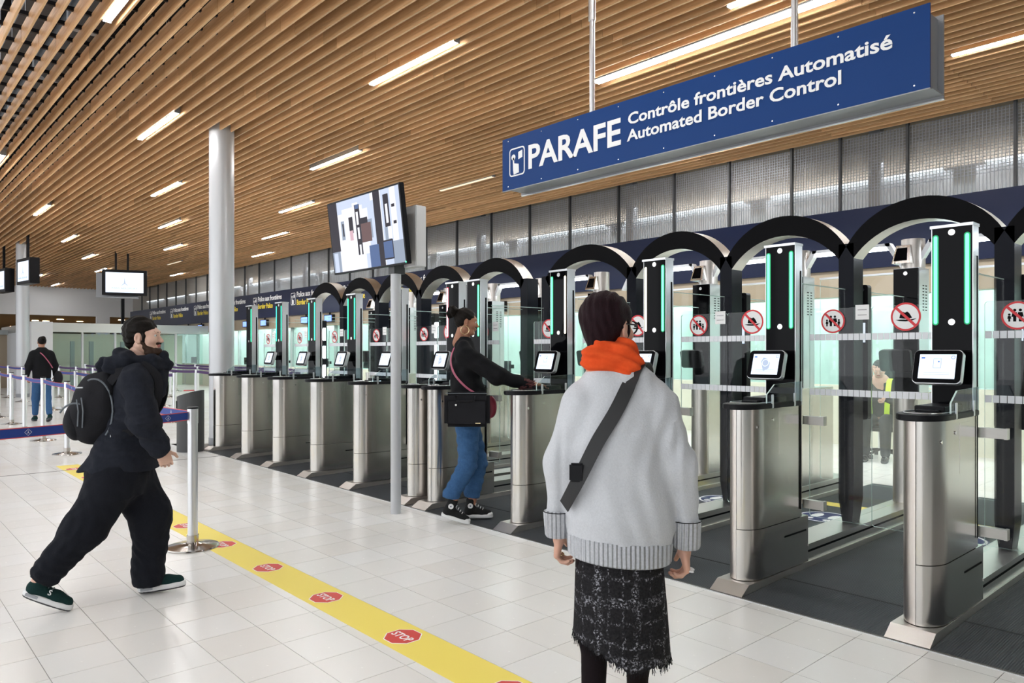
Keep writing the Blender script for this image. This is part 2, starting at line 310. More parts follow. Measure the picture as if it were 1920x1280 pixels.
tray = thing('cable_tray', 'dark cable tray with pale cables above the slats', 'cable tray'); mb = MB().box(-40, 3, 1.6, 1.9, 5.75, 5.77).box(-40, 3, 1.6, 1.61, 5.77, 5.83).box(-40, 3, 1.89, 1.9, 5.77, 5.83); part('tray', mb, 'dark_grey', tray)
part('cable', MB().tube([(-40+2*i, 1.75+.06*math.sin(i*1.7), 5.79) for i in range(22)], .015, 6), 'pole_grey', tray, True)
mb = MB()
for i in range(16):
    for y in (1.55, 3.1, 4.8): mb.tube([(-12+.93*i, y, 5.45), (-12+.93*i, y, 6.35)], .004, 5)
part('hanger_wire', mb, 'pole_grey', CE, kind='stuff')
# linear lamps between the slats
names = {0: 'row nearest the blue sign'}
col_names = ['slim lit ceiling lamp %s' % s for s in ('above the round column and left of it, large', 'large, left of the blue sign near the top edge', 'upper right of the round column', 'straight above the backpack man, small', 'faint unlit one left of the blue sign', 'cut by the top left edge of the picture', 'small, far left above the hanging screen pair', 'right of the column above the standing screen', 'right of the column, below the larger one', 'small, over the far column, nearest it', 'left of the round column, near its edge', 'lowest right of the round column', 'small, above the hanging screen by its left', 'faint one left of the column near the back wall', 'tiny, just behind the hanging screen', 'tiny, just right of the hanging screen by the back wall', 'tiny, right of the far column', 'farthest, at the end of the wooden ceiling', 'left of the round column, higher up', 'cut by the left edge of the picture', 'small end visible above the blue sign at the top edge', 'at the right edge behind the blue sign', 'in the slats over the gates outside the picture', 'past the right edge of the ceiling', 'near the back wall behind the blue sign')]
def lamp(x, y, L, on, label, w=.062, z=ZC-.012, h=.17):
    t = thing('ceiling_lamp', label, 'lamp', (x, y, z), group='linear lamps set between the ceiling slats')
    part('housing', MB().box(-L/2, L/2, -w/2-.012, w/2+.012, .012, h).box(-L/2-.01, -L/2, -w/2-.012, w/2+.012, -.004, h).box(L/2, L/2+.01, -w/2-.012, w/2+.012, -.004, h), 'grey_paint', t)
    part('diffuser', MB().box(-L/2, L/2, -w/2, w/2, 0, .02), 'lamp_white' if on else 'lamp_dim', t)
for (x, y, L, on), lb in zip(fixtures, col_names): lamp(x, y, L, on, lb)
lamp(-5.08, 7.6, 3.25, 1, 'long glaring white ceiling lamp right above the blue sign', .12, ZC-.03)
# ============================================================ BACK WALL: veil of mesh panels over the navy band
Y2 = 12.9
W = struct('wall_back', MB().box(-49, 6, 14.2, 14.4, 0, 6.4), 'booth_grey')
struct('wall_upper', MB().box(-49, 6, 13.6, 13.65, 4.62, 5.6), 'tan').name = 'trim_2'; bpy.data.objects['trim_2']['label'] = 'brownish upper wall seen through the mesh panels'
mul = [-5.72, -6.61, -7.9, -4.62, -3.12, -1.6, -9.2, -10.7, -12.2, -13.6]
x = -15.1
while x > -48: mul.append(x); x -= 1.5
mesh_w = thing('mesh_screen', 'grey wire mesh panels between ceiling and navy band', 'mesh screen')
mb = MB(); xs = np.arange(-30, 3, .05)
for x in xs: mb.box(x-.006, x+.006, Y2-.004, Y2+.004, 3.9, ZC)
part('vertical_wire', mb, 'grey_paint', mesh_w, kind='stuff')
mb = MB()
for z in np.arange(4.3, ZC, .05): mb.box(-30, 3, Y2+.05, Y2+.056, z-.006, z+.006)
part('horizontal_wire', mb, 'grey_paint', mesh_w, kind='stuff')
part('veil', MB().box(-48.9, 3, Y2+.1, Y2+.105, 3.9, ZC), 'mesh_veil', mesh_w)
for i, x in enumerate(mul): part('mullion', MB().box(x-.02, x+.02, Y2-.05, Y2+.02, 3.88, ZC+.1), 'dark_grey', mesh_w)
for x in (-5.2, -10.5, -15.8, -21, -26.3, -31.6): part('steel_post', MB().box(x-.09, x+.09, Y2+.12, Y2+.3, 3.5, ZC+.3), 'grey_paint', mesh_w)
part('cross_beam', MB().box(-48.9, 3, Y2+.12, Y2+.3, 4.98, 5.12), 'dark_grey', mesh_w)
bl_ = thing('light_gallery', 'white lit gallery front behind the mesh panels', 'gallery')
for i in range(14):
    x = -47+3.6*i; part('gallery_panel', MB().box(x+.05, x+3.3, 13.3, 13.34, 3.6, 4.50), 'frost', bl_); part('gallery_lamp', MB().box(x+.2, x+3.2, 13.2, 13.26, 4.5, 4.54), 'panel_lamp', bl_)
area('gallery_light', (-16, 13.12, 4.78), (.5, 0, 0), 34, .1, 260, (.9, .95, 1))
# navy band with the police lettering
BY = 12.2; band = thing('sign_band', 'long navy band with white and yellow police lettering', 'sign')
part('panel', MB().box(-46.4, 3.2, BY, BY+.6, 2.90, 3.88), 'navy', band)
def hand_icon(mb, cx, cz, s, M, w=0, b=1):   # white rounded frame with a pointing hand and a card
    mb.prism(rrect(s, s*1.25, s*.16, 4, cx, cz), -.002, .001, w, M); mb.prism(rrect(s*.88, s*1.13, s*.12, 4, cx, cz), .001, .002, b, M)
    q = lambda pts: mb.prism([(cx+s*a, cz+s*c_) for a, c_ in pts], .002, .0035, w, M)
    q([(.10, .08), (.36, .14), (.36, .46), (.10, .40)]); q(circ(.13, 14, -.22, .22)); q([(-.26, .2), (-.17, .2), (-.17, -.05), (.12, -.12), (.14, -.5), (-.2, -.55), (-.24, -.35)])
for j in range(8):
    x = -42.5+3.4*j; mb = MB(); M = face_M(x, BY-.002, 3.5); hand_icon(mb, 0, 0, .36, M)
    text_mb(mb, 'Police aux frontières', .27, 0, face_M(x+.3, BY-.004, 3.56), width=2.15, bold=.02)
    text_mb(mb, 'Border Police', .27, 2, face_M(x+.3, BY-.004, 3.27), width=1.35, bold=.02); part('lettering', mb, ['letter_white', 'navy', 'letter_yellow'], band)
# booths under the band
booths = thing('control_booths', 'glazed police booths under the navy band', 'booth')
part('tan_header', MB().box(-46.4, 3.2, BY+.1, BY+.4, 2.47, 2.90), 'tan', booths)
x = -46.0; i = 0
while x < 3:
    part('booth_front', MB().box(x+.02, x+1.64, BY+.2, BY+.3, .0, 1.0), 'cream', booths)
    part('booth_pane', MB().box(x+.03, x+1.64, BY+.22, BY+.23, 1.0, 2.47), 'glass_tint', booths)
    part('booth_mullion', MB().box(x-.02, x+.02, BY+.18, BY+.3, 0, 2.47), 'aluminium' if i % 2 else 'booth_grey', booths)
    if i % 2 == 0: part('booth_partition', MB().box(x, x+.04, BY+.3, 13.9, 0, 2.46), 'booth_teal', booths)
    if i % 3 == 1: part('booth_counter', MB().box(x+.2, x+1.5, BY+.3, BY+.8, .95, 1.0), 'booth_grey', booths)
    x += 1.66; i += 1
part('booth_back', MB().box(-46.4, 3.2, 13.9, 13.98, 0, 3.0), 'booth_teal', booths)
for k in range(12):
    t_ = part('booth_monitor', MB().box(-.27, .27, 0, .2, 0, .3).box(-.22, .22, .0, .35, .1, .2), 'black_plastic', booths); t_.location = (-1.5-3.3*k, BY+.6, 1.02)
area('booth_inner', (-16, 13.2, 2.95), (0, 0, 0), 44, .5, 520, (.92, 1, .96))
mon = None
for k in range(17):
    x = -38.6+1.75*k
    if mon is None:
        mon = thing('counter_display', 'small blue display under the navy band', 'display', group='small blue displays under the navy band')
        part('case', MB().box(-.3, .3, -.06, .03, -.13, .13), 'black_plastic', mon); part('display_face', MB().box(-.26, .22, -.064, -.06, -.10, .10), 'screen_blue', mon); part('hanger', MB().box(-.02, .02, -.02, .02, .13, .2), 'black_plastic', mon); o = mon
    else: o = dup(mon)
    o.location = (x, BY+.06, 2.70); o['label'] = 'small blue display under the navy band, %s from the far left' % ['first','second','third','fourth','fifth','sixth','seventh','eighth','ninth','tenth','eleventh','twelfth','thirteenth','fourteenth','fifteenth','sixteenth','seventeenth'][k]
# ============================================================ END WALL, far left
XE = -49
struct('wall_end', MB().box(XE-.2, XE, -9, 14.5, 3.66, 5.9).box(XE-.2, XE, -9, 2.6, 0, 3.66), 'white_paint')
struct('wall_end_pier', MB().box(XE-.2, XE+.05, 11.05, 11.75, 0, 3.66), 'white_paint').name = 'trim_3'; bpy.data.objects['trim_3']['label'] = 'white pier in the far opening'
struct('far_hall', MB().box(-110, XE-.2, -9, 30, 4.0, 4.1, 0).box(-110.1, -110, -9, 30, 0, 4.1, 1).box(-110, XE, -9, 30, -.05, 0, 2).box(-110, XE, 30, 30.1, 0, 4.1, 1).box(XE-.3, XE-.2, 14.5, 30, 0, 4.1, 1), ['wood_far', 'cream', 'cream']).name = 'trim_4'; bpy.data.objects['trim_4']['label'] = 'hall with a warm wooden ceiling beyond the far wall'
spot0 = None
for k, (x, y) in enumerate([(-83.39, 11.74), (-72.95, 11.73), (-67.28, 11.63), (-63.25, 11.85), (-76.33, 15.4), (-81.96, 15.54), (-61.2, 15.49), (-77.92, 20.01), (-66.69, 10.83), (-66.64, 13.85)]):
    if spot0 is None: spot0 = tag(part('downlight', MB().cyl((0,0,0), .22, .03, 16), 'spot_warm'), 'round warm downlight in the hall beyond the far wall', 'lamp', 'downlights beyond the far wall'); o = spot0
    else: o = dup(spot0)
    o.location = (x, y, 3.965); o['label'] = 'round warm downlight beyond the far wall, %s of the ten' % ['first','second','third','fourth','fifth','sixth','seventh','eighth','ninth','last'][k]
mb = MB()
gp = thing('glass_security_box', 'steel framed glass enclosure at the far left end', 'glass enclosure', (0, 0, 0))
XG = -34.0; ZG = 2.35
part('header', MB().box(XG, XG+.5, 5.2, 14.0-2, ZG, ZG+.36), 'steel_flat', gp); part('corner_post', MB().box(XG+.5, XG+1.2, 5.2, 5.9, 0, ZG+.36), 'white_plastic', gp)
part('side_header', MB().box(XG-6, XG+.2, 5.2, 5.5, ZG, ZG+.3), 'steel_flat', gp)
part('side_wall', MB().box(XG-6, XG, 5.2, 5.3, 0, ZG), 'frost', gp)
y = 5.9
while y < 11.8:
    part('enclosure_pane', MB().box(XG+.2, XG+.22, y+.04, y+1.16, .1, ZG), 'glass_tint', gp); part('pane_frame', MB().box(XG+.15, XG+.28, y-.03, y+.04, 0, ZG), 'white_plastic', gp); y += 1.2
part('inner_wall', MB().box(XG-3, XG-2.9, 5.3, 12, 0, ZG), 'cream', gp)
for y in (6.9, 7.6, 8.8, 9.4, 10.4): part('inner_post', MB().box(XG-1, XG-.8, y, y+.14, 0, 2.0), 'booth_grey', gp)
lw = thing('lift_door_frame', 'grey steel frame with pale panels at the far left behind the queue', 'frame'); part('frame_post', MB().box(-38.6, -38.2, 2.9, 3.3, 0, 2.5), 'booth_grey', lw); part('frame_panel', MB().box(-38.5, -38.4, 3.3, 5.2, 0, 2.3), 'tan', lw); part('frame_head', MB().box(-38.6, -38.2, 3.3, 5.2, 2.3, 2.5), 'booth_grey', lw)
# rear of the hall (behind the camera): glazed front with mullions
struct('wall_front', MB().box(-50, 6, -9.2, -9, 0, .3).box(-50, 6, -9.2, -9, 4.6, 6), 'white_paint')
mb = MB()
for i in range(16): mb.box(-49+3.5*i, -48.7+3.5*i, -9.2, -9, .3, 4.6)
struct('window_1', mb, 'grey_paint')
struct('wall_right', MB().box(6, 6.2, -9, 14.5, 0, 6.4), 'booth_grey')
# round columns
def column(x, y, label):
    t = thing('round_column', label, 'column', (x, y, 0)); part('shaft', MB().cyl((0,0,.0), .20, ZC+.3, 40), 'silver_paint', t, True); part('base_ring', MB().cyl((0,0,0), .207, .12, 40), 'grey_paint', t, True)
column(-12.55, 4.72, 'tall silver round column beside the last gate pedestal'); column(-30.3, 4.55, 'distant silver round column among the queue barriers at the left')
# ============================================================ HANGING SIGN
SX0, SX1, SY, SZ0, SZ1 = -5.01, -1.466, 4.42, 3.0, 3.465
sg = thing('hanging_sign', 'long blue hanging sign for automated border control above the gates', 'sign')
part('front_panel', MB().box(SX0, SX1, SY-.012, SY, SZ0, SZ1), 'sign_blue', sg)
part('back_panel', MB().box(SX0+.02, SX1, SY+.2, SY+.212, SZ0-.01, SZ1), 'grey_paint', sg)
part('bottom_channel', MB().box(SX0+.06, SX1-.0, SY+.03, SY+.2, SZ0+.004, SZ0+.014).box(SX0, SX1, SY-.012, SY+.005, SZ0-.006, SZ0), 'grey_paint', sg)
part('end_plate', MB().box(SX1-.05, SX1-.03, SY+.03, SY+.2, SZ0+.01, SZ1-.02), 'grey_paint', sg); part('end_plate', MB().box(SX0+.05, SX0+.07, SY, SY+.2, SZ0+.01, SZ1-.02), 'grey_paint', sg)
part('edge_lip', MB().box(SX0+.02, SX1, SY+.2, SY+.222, SZ0-.016, SZ0-.008), 'aluminium', sg)
for x in (-4.03, -2.30): part('hanging_rod', MB().cyl((x, SY+.1, SZ0+.02), .022, ZC-SZ0+.2, 16).cyl((x, SY+.1, 4.25), .03, .8, 16), 'aluminium', sg, True)
for x in np.linspace(SX0+.08, SX1-.08, 9):
    for z in (SZ0+.03, SZ1-.03): part('rivet', MB().cyl((0,0,0), .005, .002, 8, 0, face_M(x, SY-.012, z)), 'screw', sg)
mb = MB(); hand_icon(mb, -4.815, 3.235, .2, face_M(0, SY-.0125, 0)); part('pictogram', mb, ['letter_white', 'sign_blue'], sg)
for s_, x0, x1, z, sz in (('PARAFE', -4.665, -3.635, 3.145, .285), ('Contrôle frontières Automatisé', -3.565, -1.66, 3.275, .118), ('Automated Border Control', -3.575, -1.95, 3.15, .118)):
    part('sign_lettering', text_mb(MB(), s_, sz, 0, face_M(x0, SY-.0145, z), width=x1-x0, bold=.022), 'letter_white', sg)
# ============================================================ FLOOR TAPE
YA, YB = 2.12, 2.39
tp = thing('floor_tape', 'wide yellow floor tape with red stop octagons', 'tape'); part('tape', MB().box(-11.6, -.2, YA, YB, 0, .0012), 'tape_yellow', tp)
for k in range(11):
    x = -3.385-.865*(k-1)
    mb = MB(); M = Matrix.Translation((x, (YA+YB)/2, .0012)); mb.prism(circ(.108, 8, a0=PI/8), 0, .0006, 0, M); mb.prism(circ(.102, 8, a0=PI/8), .0006, .0010, 1, M)
    text_mb(mb, 'STOP', .078, 0, M @ Matrix.Translation((-.078, -.028, .0011)), width=.156, depth=.0006, bold=.02); part('stop_octagon', mb, ['letter_white', 'stop_red'], tp)
# ============================================================ GATES
def plan(w, y0, y1, nose, side, n=10):
    p = [(side*.0015, y0)]+[(side*w*math.sin(PI/2*i/n), y0+nose*(1-math.cos(PI/2*i/n))) for i in range(1, n+1)]+[(side*w, y1), (side*.0015, y1)]
    return p if side < 0 else p[::-1]
def prohibition(mb, M, r, kind):
    mb.prism(circ(r, 40), -.001, 0, 0, M); ring(mb, r, r*.87, -.0012, .0012, 1, M)
    q = lambda pts: mb.prism([(r*a, r*b) for a, b in pts], 0, .0008, 2, M)
    if kind == 'hat':
        q([(-.68,-.22),(-.4,-.30),(0,-.33),(.4,-.30),(.72,-.14),(.3,-.19),(0,-.2),(-.35,-.19)]); q([(-.42,-.10),(-.40,.02),(-.34,.26),(-.2,.36),(-.05,.28),(.1,.36),(.24,.24),(.4,-.04),(.42,-.1),(0,-.16)])
    else:
        for cx, s_ in ((-.5,.62),(-.17,1),(.17,1),(.5,.62)):
            b = -.42; q(circ(.10*s_**.4, 12, cx, b+.78*s_+.02)); q([(cx-.13*s_,b+.66*s_),(cx+.13*s_,b+.66*s_),(cx+.2*s_,b+.32*s_),(cx+.1*s_,b+.34*s_),(cx+.09*s_,b),(cx-.09*s_,b),(cx-.1*s_,b+.34*s_),(cx-.2*s_,b+.32*s_)])
    d = .092*r; a = r*.9*.7071; mb.prism([(-a-d*.7,a-d*.7),(a-d*.7,-a-d*.7),(a+d*.7,-a+d*.7),(-a+d*.7,a+d*.7)], .001, .0018, 1, M)
def pane(mb, pts, y0, y1, M=None):
    M0 = (M or Matrix()) @ Matrix.Translation((0, y1, 0)) @ RX90; mb.prism(pts, 0, y1-y0, 0, M0, side=1)
def make_gate(led, label, tablet=True, door=True, detail=2):
    t = thing('border_gate', label, 'gate', group='automated border gates in one row')
    part('floor_plate', MB().add([(-.115,4.285,.06),(.115,4.285,.06),(.115,4.19,.002),(-.115,4.19,.002),(-.115,8.3,.06),(.115,8.3,.06),(-.115,8.3,0),(.115,8.3,0)], [(0,1,5,4),(3,2,1,0),(2,7,5,1),(3,0,4,6),(4,5,7,6)]), 'steel_warm', t)
    part('core', MB().box(-.1, .1, 4.5, 4.99, .061, 1.18), 'rubber_black', t)
    part('nose_panel', MB().prism(plan(.108, 4.325, 5.0, .17, -1), .064, 1.176), 'steel_warm', t, True)
    sp_ = part('side_panel', MB().prism(plan(.108, 4.325, 5.0, .17, 1), .395, 1.176), 'steel', t, True)
    kb = part('kick_box', MB().prism(plan(.111, 4.322, 5.09, .17, 1), .064, .391), 'steel', t, True)
    part('card_slot', MB().box(.1105, .1125, 4.75, 5.06, .285, .297), 'black_matte', kb)
    part('hatch', MB().box(.1075, .1095, 4.68, 4.86, .86, 1.15), 'steel', sp_); part('lock', MB().cyl((0,0,0), .010, .004, 12, 0, Matrix.Translation((.0965, 4.42, 1.06)) @ Matrix.Rotation(PI/2, 4, 'Y')).cyl((0,0,0), .009, .004, 12, 0, Matrix.Translation((.109, 4.60, 1.10)) @ Matrix.Rotation(PI/2, 4, 'Y')), 'chrome', sp_)
    ct = part('counter_top', MB().prism([(x, y) for x, y in [(-.13, 4.95)]+[(-.13*math.cos(PI*i/14), 4.45-.20*math.sin(PI*i/14)) for i in range(15)]+[(.13, 4.95)]][::-1], 1.178, 1.212), 'black_plastic', t, True, .004)
    part('tray_rim', MB().tube([(-.10, 4.86, 1.216)]+[(-.10*math.cos(PI*i/10), 4.46-.13*math.sin(PI*i/10), 1.216) for i in range(11)]+[(.10, 4.62, 1.216)], .004, 6), 'aluminium', ct, True)
    part('document_reader', MB().box(-.09, .07, 4.56, 4.86, 1.212, 1.245).box(-.07, .05, 4.50, 4.62, 1.212, 1.225), 'black_plastic', ct, False, .004)
    gd = MB(); gp_ = [(4.50,1.205),(4.97,1.205),(4.97,1.345),(4.60,1.335),(4.50,1.27)]
    gd.add([(x_, y_, z_) for x_ in (.112, .121) for y_, z_ in gp_], [[0,1,2,3,4],[9,8,7,6,5]], 0); gd.add([(x_, y_, z_) for x_ in (.112, .121) for y_, z_ in gp_], [[i,(i+1)%5,(i+1)%5+5,i+5] for i in range(5)], 1)
    g_ = part('guard_pane', gd, ['acrylic', 'glass_edge'], t)
    for y in (4.56, 4.86): part('clip', MB().box(.124, .131, y-.012, y+.012, 1.18, 1.27), 'aluminium', g_, False, .002)
    # pillar
    pl = part('pillar', MB().box(-.112, .112, 4.93, 5.0, 1.18, 2.30).box(-.112, -.108, 4.90, 4.93, 1.2, 2.30).box(.108, .112, 4.90, 4.93, 1.2, 2.30).box(-.116, .116, 4.885, 5.005, 2.295, 2.312).box(-.095, .095, 4.9, 5.0, .4, 1.18), 'aluminium', t)
    part('black_face', MB().box(-.107, .107, 4.898, 4.93, 1.213, 2.294), 'black_gloss', pl)
    part('side_slot', MB().box(.1125, .1135, 4.965, 4.985, .45, 2.12), 'black_matte', pl)
    for x, mm in zip((-.088, .082), led):
        if mm: part('light_strip', MB().prism(rrect(.019, .53, .009, 4), 0, .002, 0, face_M(x, 4.898, 1.985)), mm, pl, label={'led_green': 'glowing green strip', 'led_warm': 'glowing warm white strip', 'led_red': 'glowing red strip', 'led_cyan': 'glowing green strip'}[mm])
        if mm == 'led_red': part('painted_glow', MB().prism(rrect(.035, .55, .007, 3), 0, .0006, 0, face_M(x, 4.898, 1.985)), 'led_red_glow', pl)  # halo around the lit strip, painted on as a faintly emissive rim
        elif mm in ('led_green', 'led_cyan'): part('painted_glow', MB().prism(rrect(.034, .545, .016, 4), 0, .0006, 0, face_M(x, 4.898, 1.985)), 'led_green_glow', pl)
    for z in (2.265, 1.73): part('screw', MB().cyl((0,0,0), .019, .004, 16, 0, face_M(.0, 4.898, z)), 'screw', pl)
    if tablet:
        M = Matrix.Translation((-.035, 4.76, 1.465)) @ Matrix.Rotation(-.30, 4, 'X') @ RX90
        tb = part('tablet', MB().prism(rrect(.262, .205, .028, 5), -.045, 0, 0, M), 'aluminium', t, True, .004)
        part('bezel', MB().prism(rrect(.256, .198, .026, 5), 0, .003, 0, M), 'black_gloss', tb)
        mb = MB(); mb.box(-.098, .098, -.074, .074, .003, .0036, 0, M); mb.box(-.088, -.068, .048, .058, .0036, .004, 1, M); ring(mb, .011, .008, .0036, .004, 1, M @ Matrix.Translation((.082, .056, 0)), 16)
        for z in (-.04, -.052): mb.box(-.07, .07, z, z+.003, .0036, .0038, 2, M)
        if detail == 2: mb.box(-.022, .022, -.01, .05, .0036, .004, 2, M); mb.box(-.018, .018, -.006, .046, .004, .0043, 0, M); mb.prism(circ(.005, 10, .008, .03), .0043, .0046, 1, M)
        elif detail == 1: mb.prism([(-.01, -.05), (.03, -.03), (.035, .01), (.01, .04), (-.02, .05), (-.035, .02)], .0036, .004, 2, M); ring(mb, .026, .022, .004, .0043, 0, M @ Matrix.Translation((.0, .01, 0)), 20)
        else: mb.prism(circ(.035, 24, 0, .015), .0036, .004, 2, M); mb.box(-.004, .004, -.03, .05, .004, .0045, 0, M @ Matrix.Translation((0, .003, 0)) @ Matrix.Rotation(.6, 4, 'Z')); mb.box(-.004, .004, -.03, .05, .004, .0045, 0, M @ Matrix.Rotation(-.6, 4, 'Z'))
        part('display_face', mb, ['screen_white', 'screen_logo', 'screen_grey'], tb)
        part('tablet_arm', MB().box(-.06, .0, 4.79, 4.905, 1.43, 1.50), 'black_plastic', tb)
    # lane side below and beside the doors
    part('plinth', MB().box(-.1, .1, 5.05, 8.3, .06, .17).box(-.115, .115, 5.09, 8.3, .17, .185), 'steel_flat', t); part('dark_rail', MB().box(-.102, .102, 5.1, 8.3, .12, .135), 'black_matte', t)
    mb = MB(); mb.box(-.006, .006, 5.15, 5.93, .25, 2.05, 0); mb.box(-.0065, .0065, 5.15, 5.93, 2.05, 2.056, 1); mb.box(-.006, .006, 6.16, 7.15, .2, 2.05, 0); mb.box(-.0065, .0065, 6.16, 7.15, 2.05, 2.056, 1); part('side_pane', mb, ['glass', 'glass_edge'], t)
    for z in (1.07, .48):
        part('hinge_arm', MB().box(.10, .25, 5.03, 5.07, z-.03, z+.03).box(.235, .252, 5.025, 5.075, z-.032, z+.032), 'steel_flat', t)
    if door:
        for x0, kind, nm in ((.115, 'family', 'left'), (-.545, 'hat', 'right')):
            mb = MB(); pane(mb, rrect(.43, 1.47, .02, 4, x0+.215, 1.12), 5.10, 5.11); lf = part('door_leaf', mb, ['glass', 'glass_edge'], t)
            mb = MB()
            for z in (1.655, 1.27):
                for i in range(11): mb.box(x0+.004+i*.0388, x0+.0385+i*.0388, 5.096, 5.1, z-.022, z+.022)
            part('marking_squares', mb, 'frost_w', lf, kind='stuff'); mb = MB()
            if kind == 'family': prohibition(mb, face_M(x0+.17, 5.098, 1.765), .083, kind)
            else: prohibition(mb, face_M(x0+.215, 5.098, 1.78), .092, kind)
            part('no_group_sign' if kind == 'family' else 'no_hat_sign', mb, ['letter_white', 'red', 'black_matte'], lf)
            if kind == 'family':
                mb = MB().box(x0+.325, x0+.415, 5.096, 5.099, 1.77, 1.87, 0)
                for z in (1.8, 1.835): mb.box(x0+.34, x0+.40, 5.0955, 5.096, z, z+.003, 1)
                part('notice', mb, ['letter_white', 'dark_grey'], lf)
    return t
mat('frost_w', (.82, .84, .88), .5)
G = 'led_green'; Wm = 'led_warm'; Cy = 'led_cyan'; XL = .11
gates = [(-1.62, (G, G), 2, 'nearest gate, at the right edge, two green light strips'), (-2.71, (G, G), 1, 'second gate from the right, two green strips, tablet showing a document'), (-3.80, (Wm, G), 0, 'gate behind the woman in grey, warm strip left and green strip right'), (-4.89, (G, Wm), 2, 'gate whose counter the young woman touches, green strip left and warm strip right'), (-6.14, (None, G), 1, 'gate behind the young woman with one green strip and no tablet'), (-6.50, ('led_red', None), 1, 'gate with a glowing red strip behind the young woman'), (-7.60, (G, G), 2, 'gate half hidden by the pole of the large screen'), (-8.66, (Cy, Cy), 1, 'gate just left of the pole of the large screen'), (-9.76, (Cy, Cy), 1, 'second gate left of the screen pole'), (-10.83, (Cy, Cy), 1, 'third gate left of the screen pole'), (-11.95, (None, Cy), 1, 'last gate of the row beside the round column, single green strip')]
cx = []
for k, (xl, led, dt, lb) in enumerate(gates):
    g = make_gate(led, lb, tablet=(k not in (4, 10)), door=(k not in (4,)), detail=dt); g.location.x = xl+XL; cx.append(xl+XL)
# last pedestal next to the column: low one without pillar
# lane mats and floor stickers
mcx = [-.42]+cx
for k in range(len(mcx)-1):
    x1 = mcx[k]-.117; x0 = mcx[k+1]+.117
    if x1-x0 < .3: continue
    t = thing('lane_mat', 'dark ribbed rubber mat in the %s gate lane from the right' % ['first', 'second', 'third', 'fourth', 'fifth', 'sixth', 'seventh', 'eighth', 'ninth', 'tenth', 'eleventh'][k], 'mat')
    part('rubber', MB().add([(x0,MATY+.01,.004),(x1,MATY+.01,.004),(x1,4.75,.02),(x0,4.75,.02),(x1,8.9,.02),(x0,8.9,.02),(x0,MATY+.01,-.004),(x1,MATY+.01,-.004),(x1,8.9,-.004),(x0,8.9,-.004)], [(0,1,2,3),(3,2,4,5),(6,7,1,0),(8,9,5,4)]), 'lane_rubber', t)
    part('seam', MB().box(x0, x1, 4.72, 4.732, .019, .0205), 'rubber_black', t)
    xm = (x0+x1)/2; st = MB(); M = Matrix.Translation((xm, 6.75, .0205)); st.prism(circ(.24, 32), 0, .0008, 1, M); ring(st, .225, .205, .0008, .0014, 0, M); 
    for s_ in (-1, 1): st.prism([(s_*.08+.045*math.cos(2*PI*i/14), .03+.10*math.sin(2*PI*i/14)) for i in range(14)], .0008, .0014, 0, M); st.prism(circ(.035, 12, s_*.08, -.13), .0008, .0014, 0, M)
    part('footprint_sticker', st, ['letter_white', 'carpet_blue'], t)
    part('yellow_strip', MB().box(x0+.1, x1-.1, 7.28, 7.46, .0205, .0212), 'tape_yellow', t)
# portals: post + arch per lane
def arch_mb(c, z0=2.395, z1=2.715, zi0=2.30, zi1=2.545, hi=None, n=20):
    def arc(h, zb, zt):
        rr = ((h*h)+(zt-zb)**2)/(2*(zt-zb)); a = math.asin(h/rr); zc = zt-rr; return [(rr*math.sin(-a+2*a*i/n), zc+rr*math.cos(-a+2*a*i/n)) for i in range(n+1)]
    h = c/2; o = arc(h, z0, z1); i_ = arc(h-.06, zi0, zi1); mb = MB(); y0, y1 = 5.96, 6.135
    vs = [(x, y0, z) for x, z in o]+[(x, y0, z) for x, z in i_]+[(x, y1, z) for x, z in o]+[(x, y1, z) for x, z in i_]; N = n+1
    mb.add(vs, [[k, k+1, N+k+1, N+k] for k in range(n)]+[[2*N+k, 3*N+k, 3*N+k+1, 2*N+k+1] for k in range(n)]+[[0, N, 3*N, 2*N], [n, 2*N+n, 3*N+n, N+n]], 0)
    mb.add(vs, [[k, 2*N+k, 2*N+k+1, k+1] for k in range(n)]+[[N+k, N+k+1, 3*N+k+1, 3*N+k] for k in range(n)], 1); return mb
def post_mb(w=.06):
    mb = MB().box(-w, w, 5.96, 6.135, .37, 2.42); mb.add([(-w,5.96,.37),(w,5.96,.37),(w,6.135,.37),(-w,6.135,.37),(-w+.02,5.98,.186),(w-.02,5.98,.186),(w-.02,6.12,.186),(-w+.02,6.12,.186)], [(0,1,5,4),(1,2,6,5),(2,3,7,6),(3,0,4,7),(4,5,6,7)]); return mb
brushed('arch_rim', (.62, .60, .56), .35)
ords = ['first', 'second', 'third', 'fourth', 'fifth', 'sixth', 'seventh', 'eighth', 'ninth', 'tenth', 'eleventh', 'twelfth']
pcx = [-.42]+cx; n_ = 0
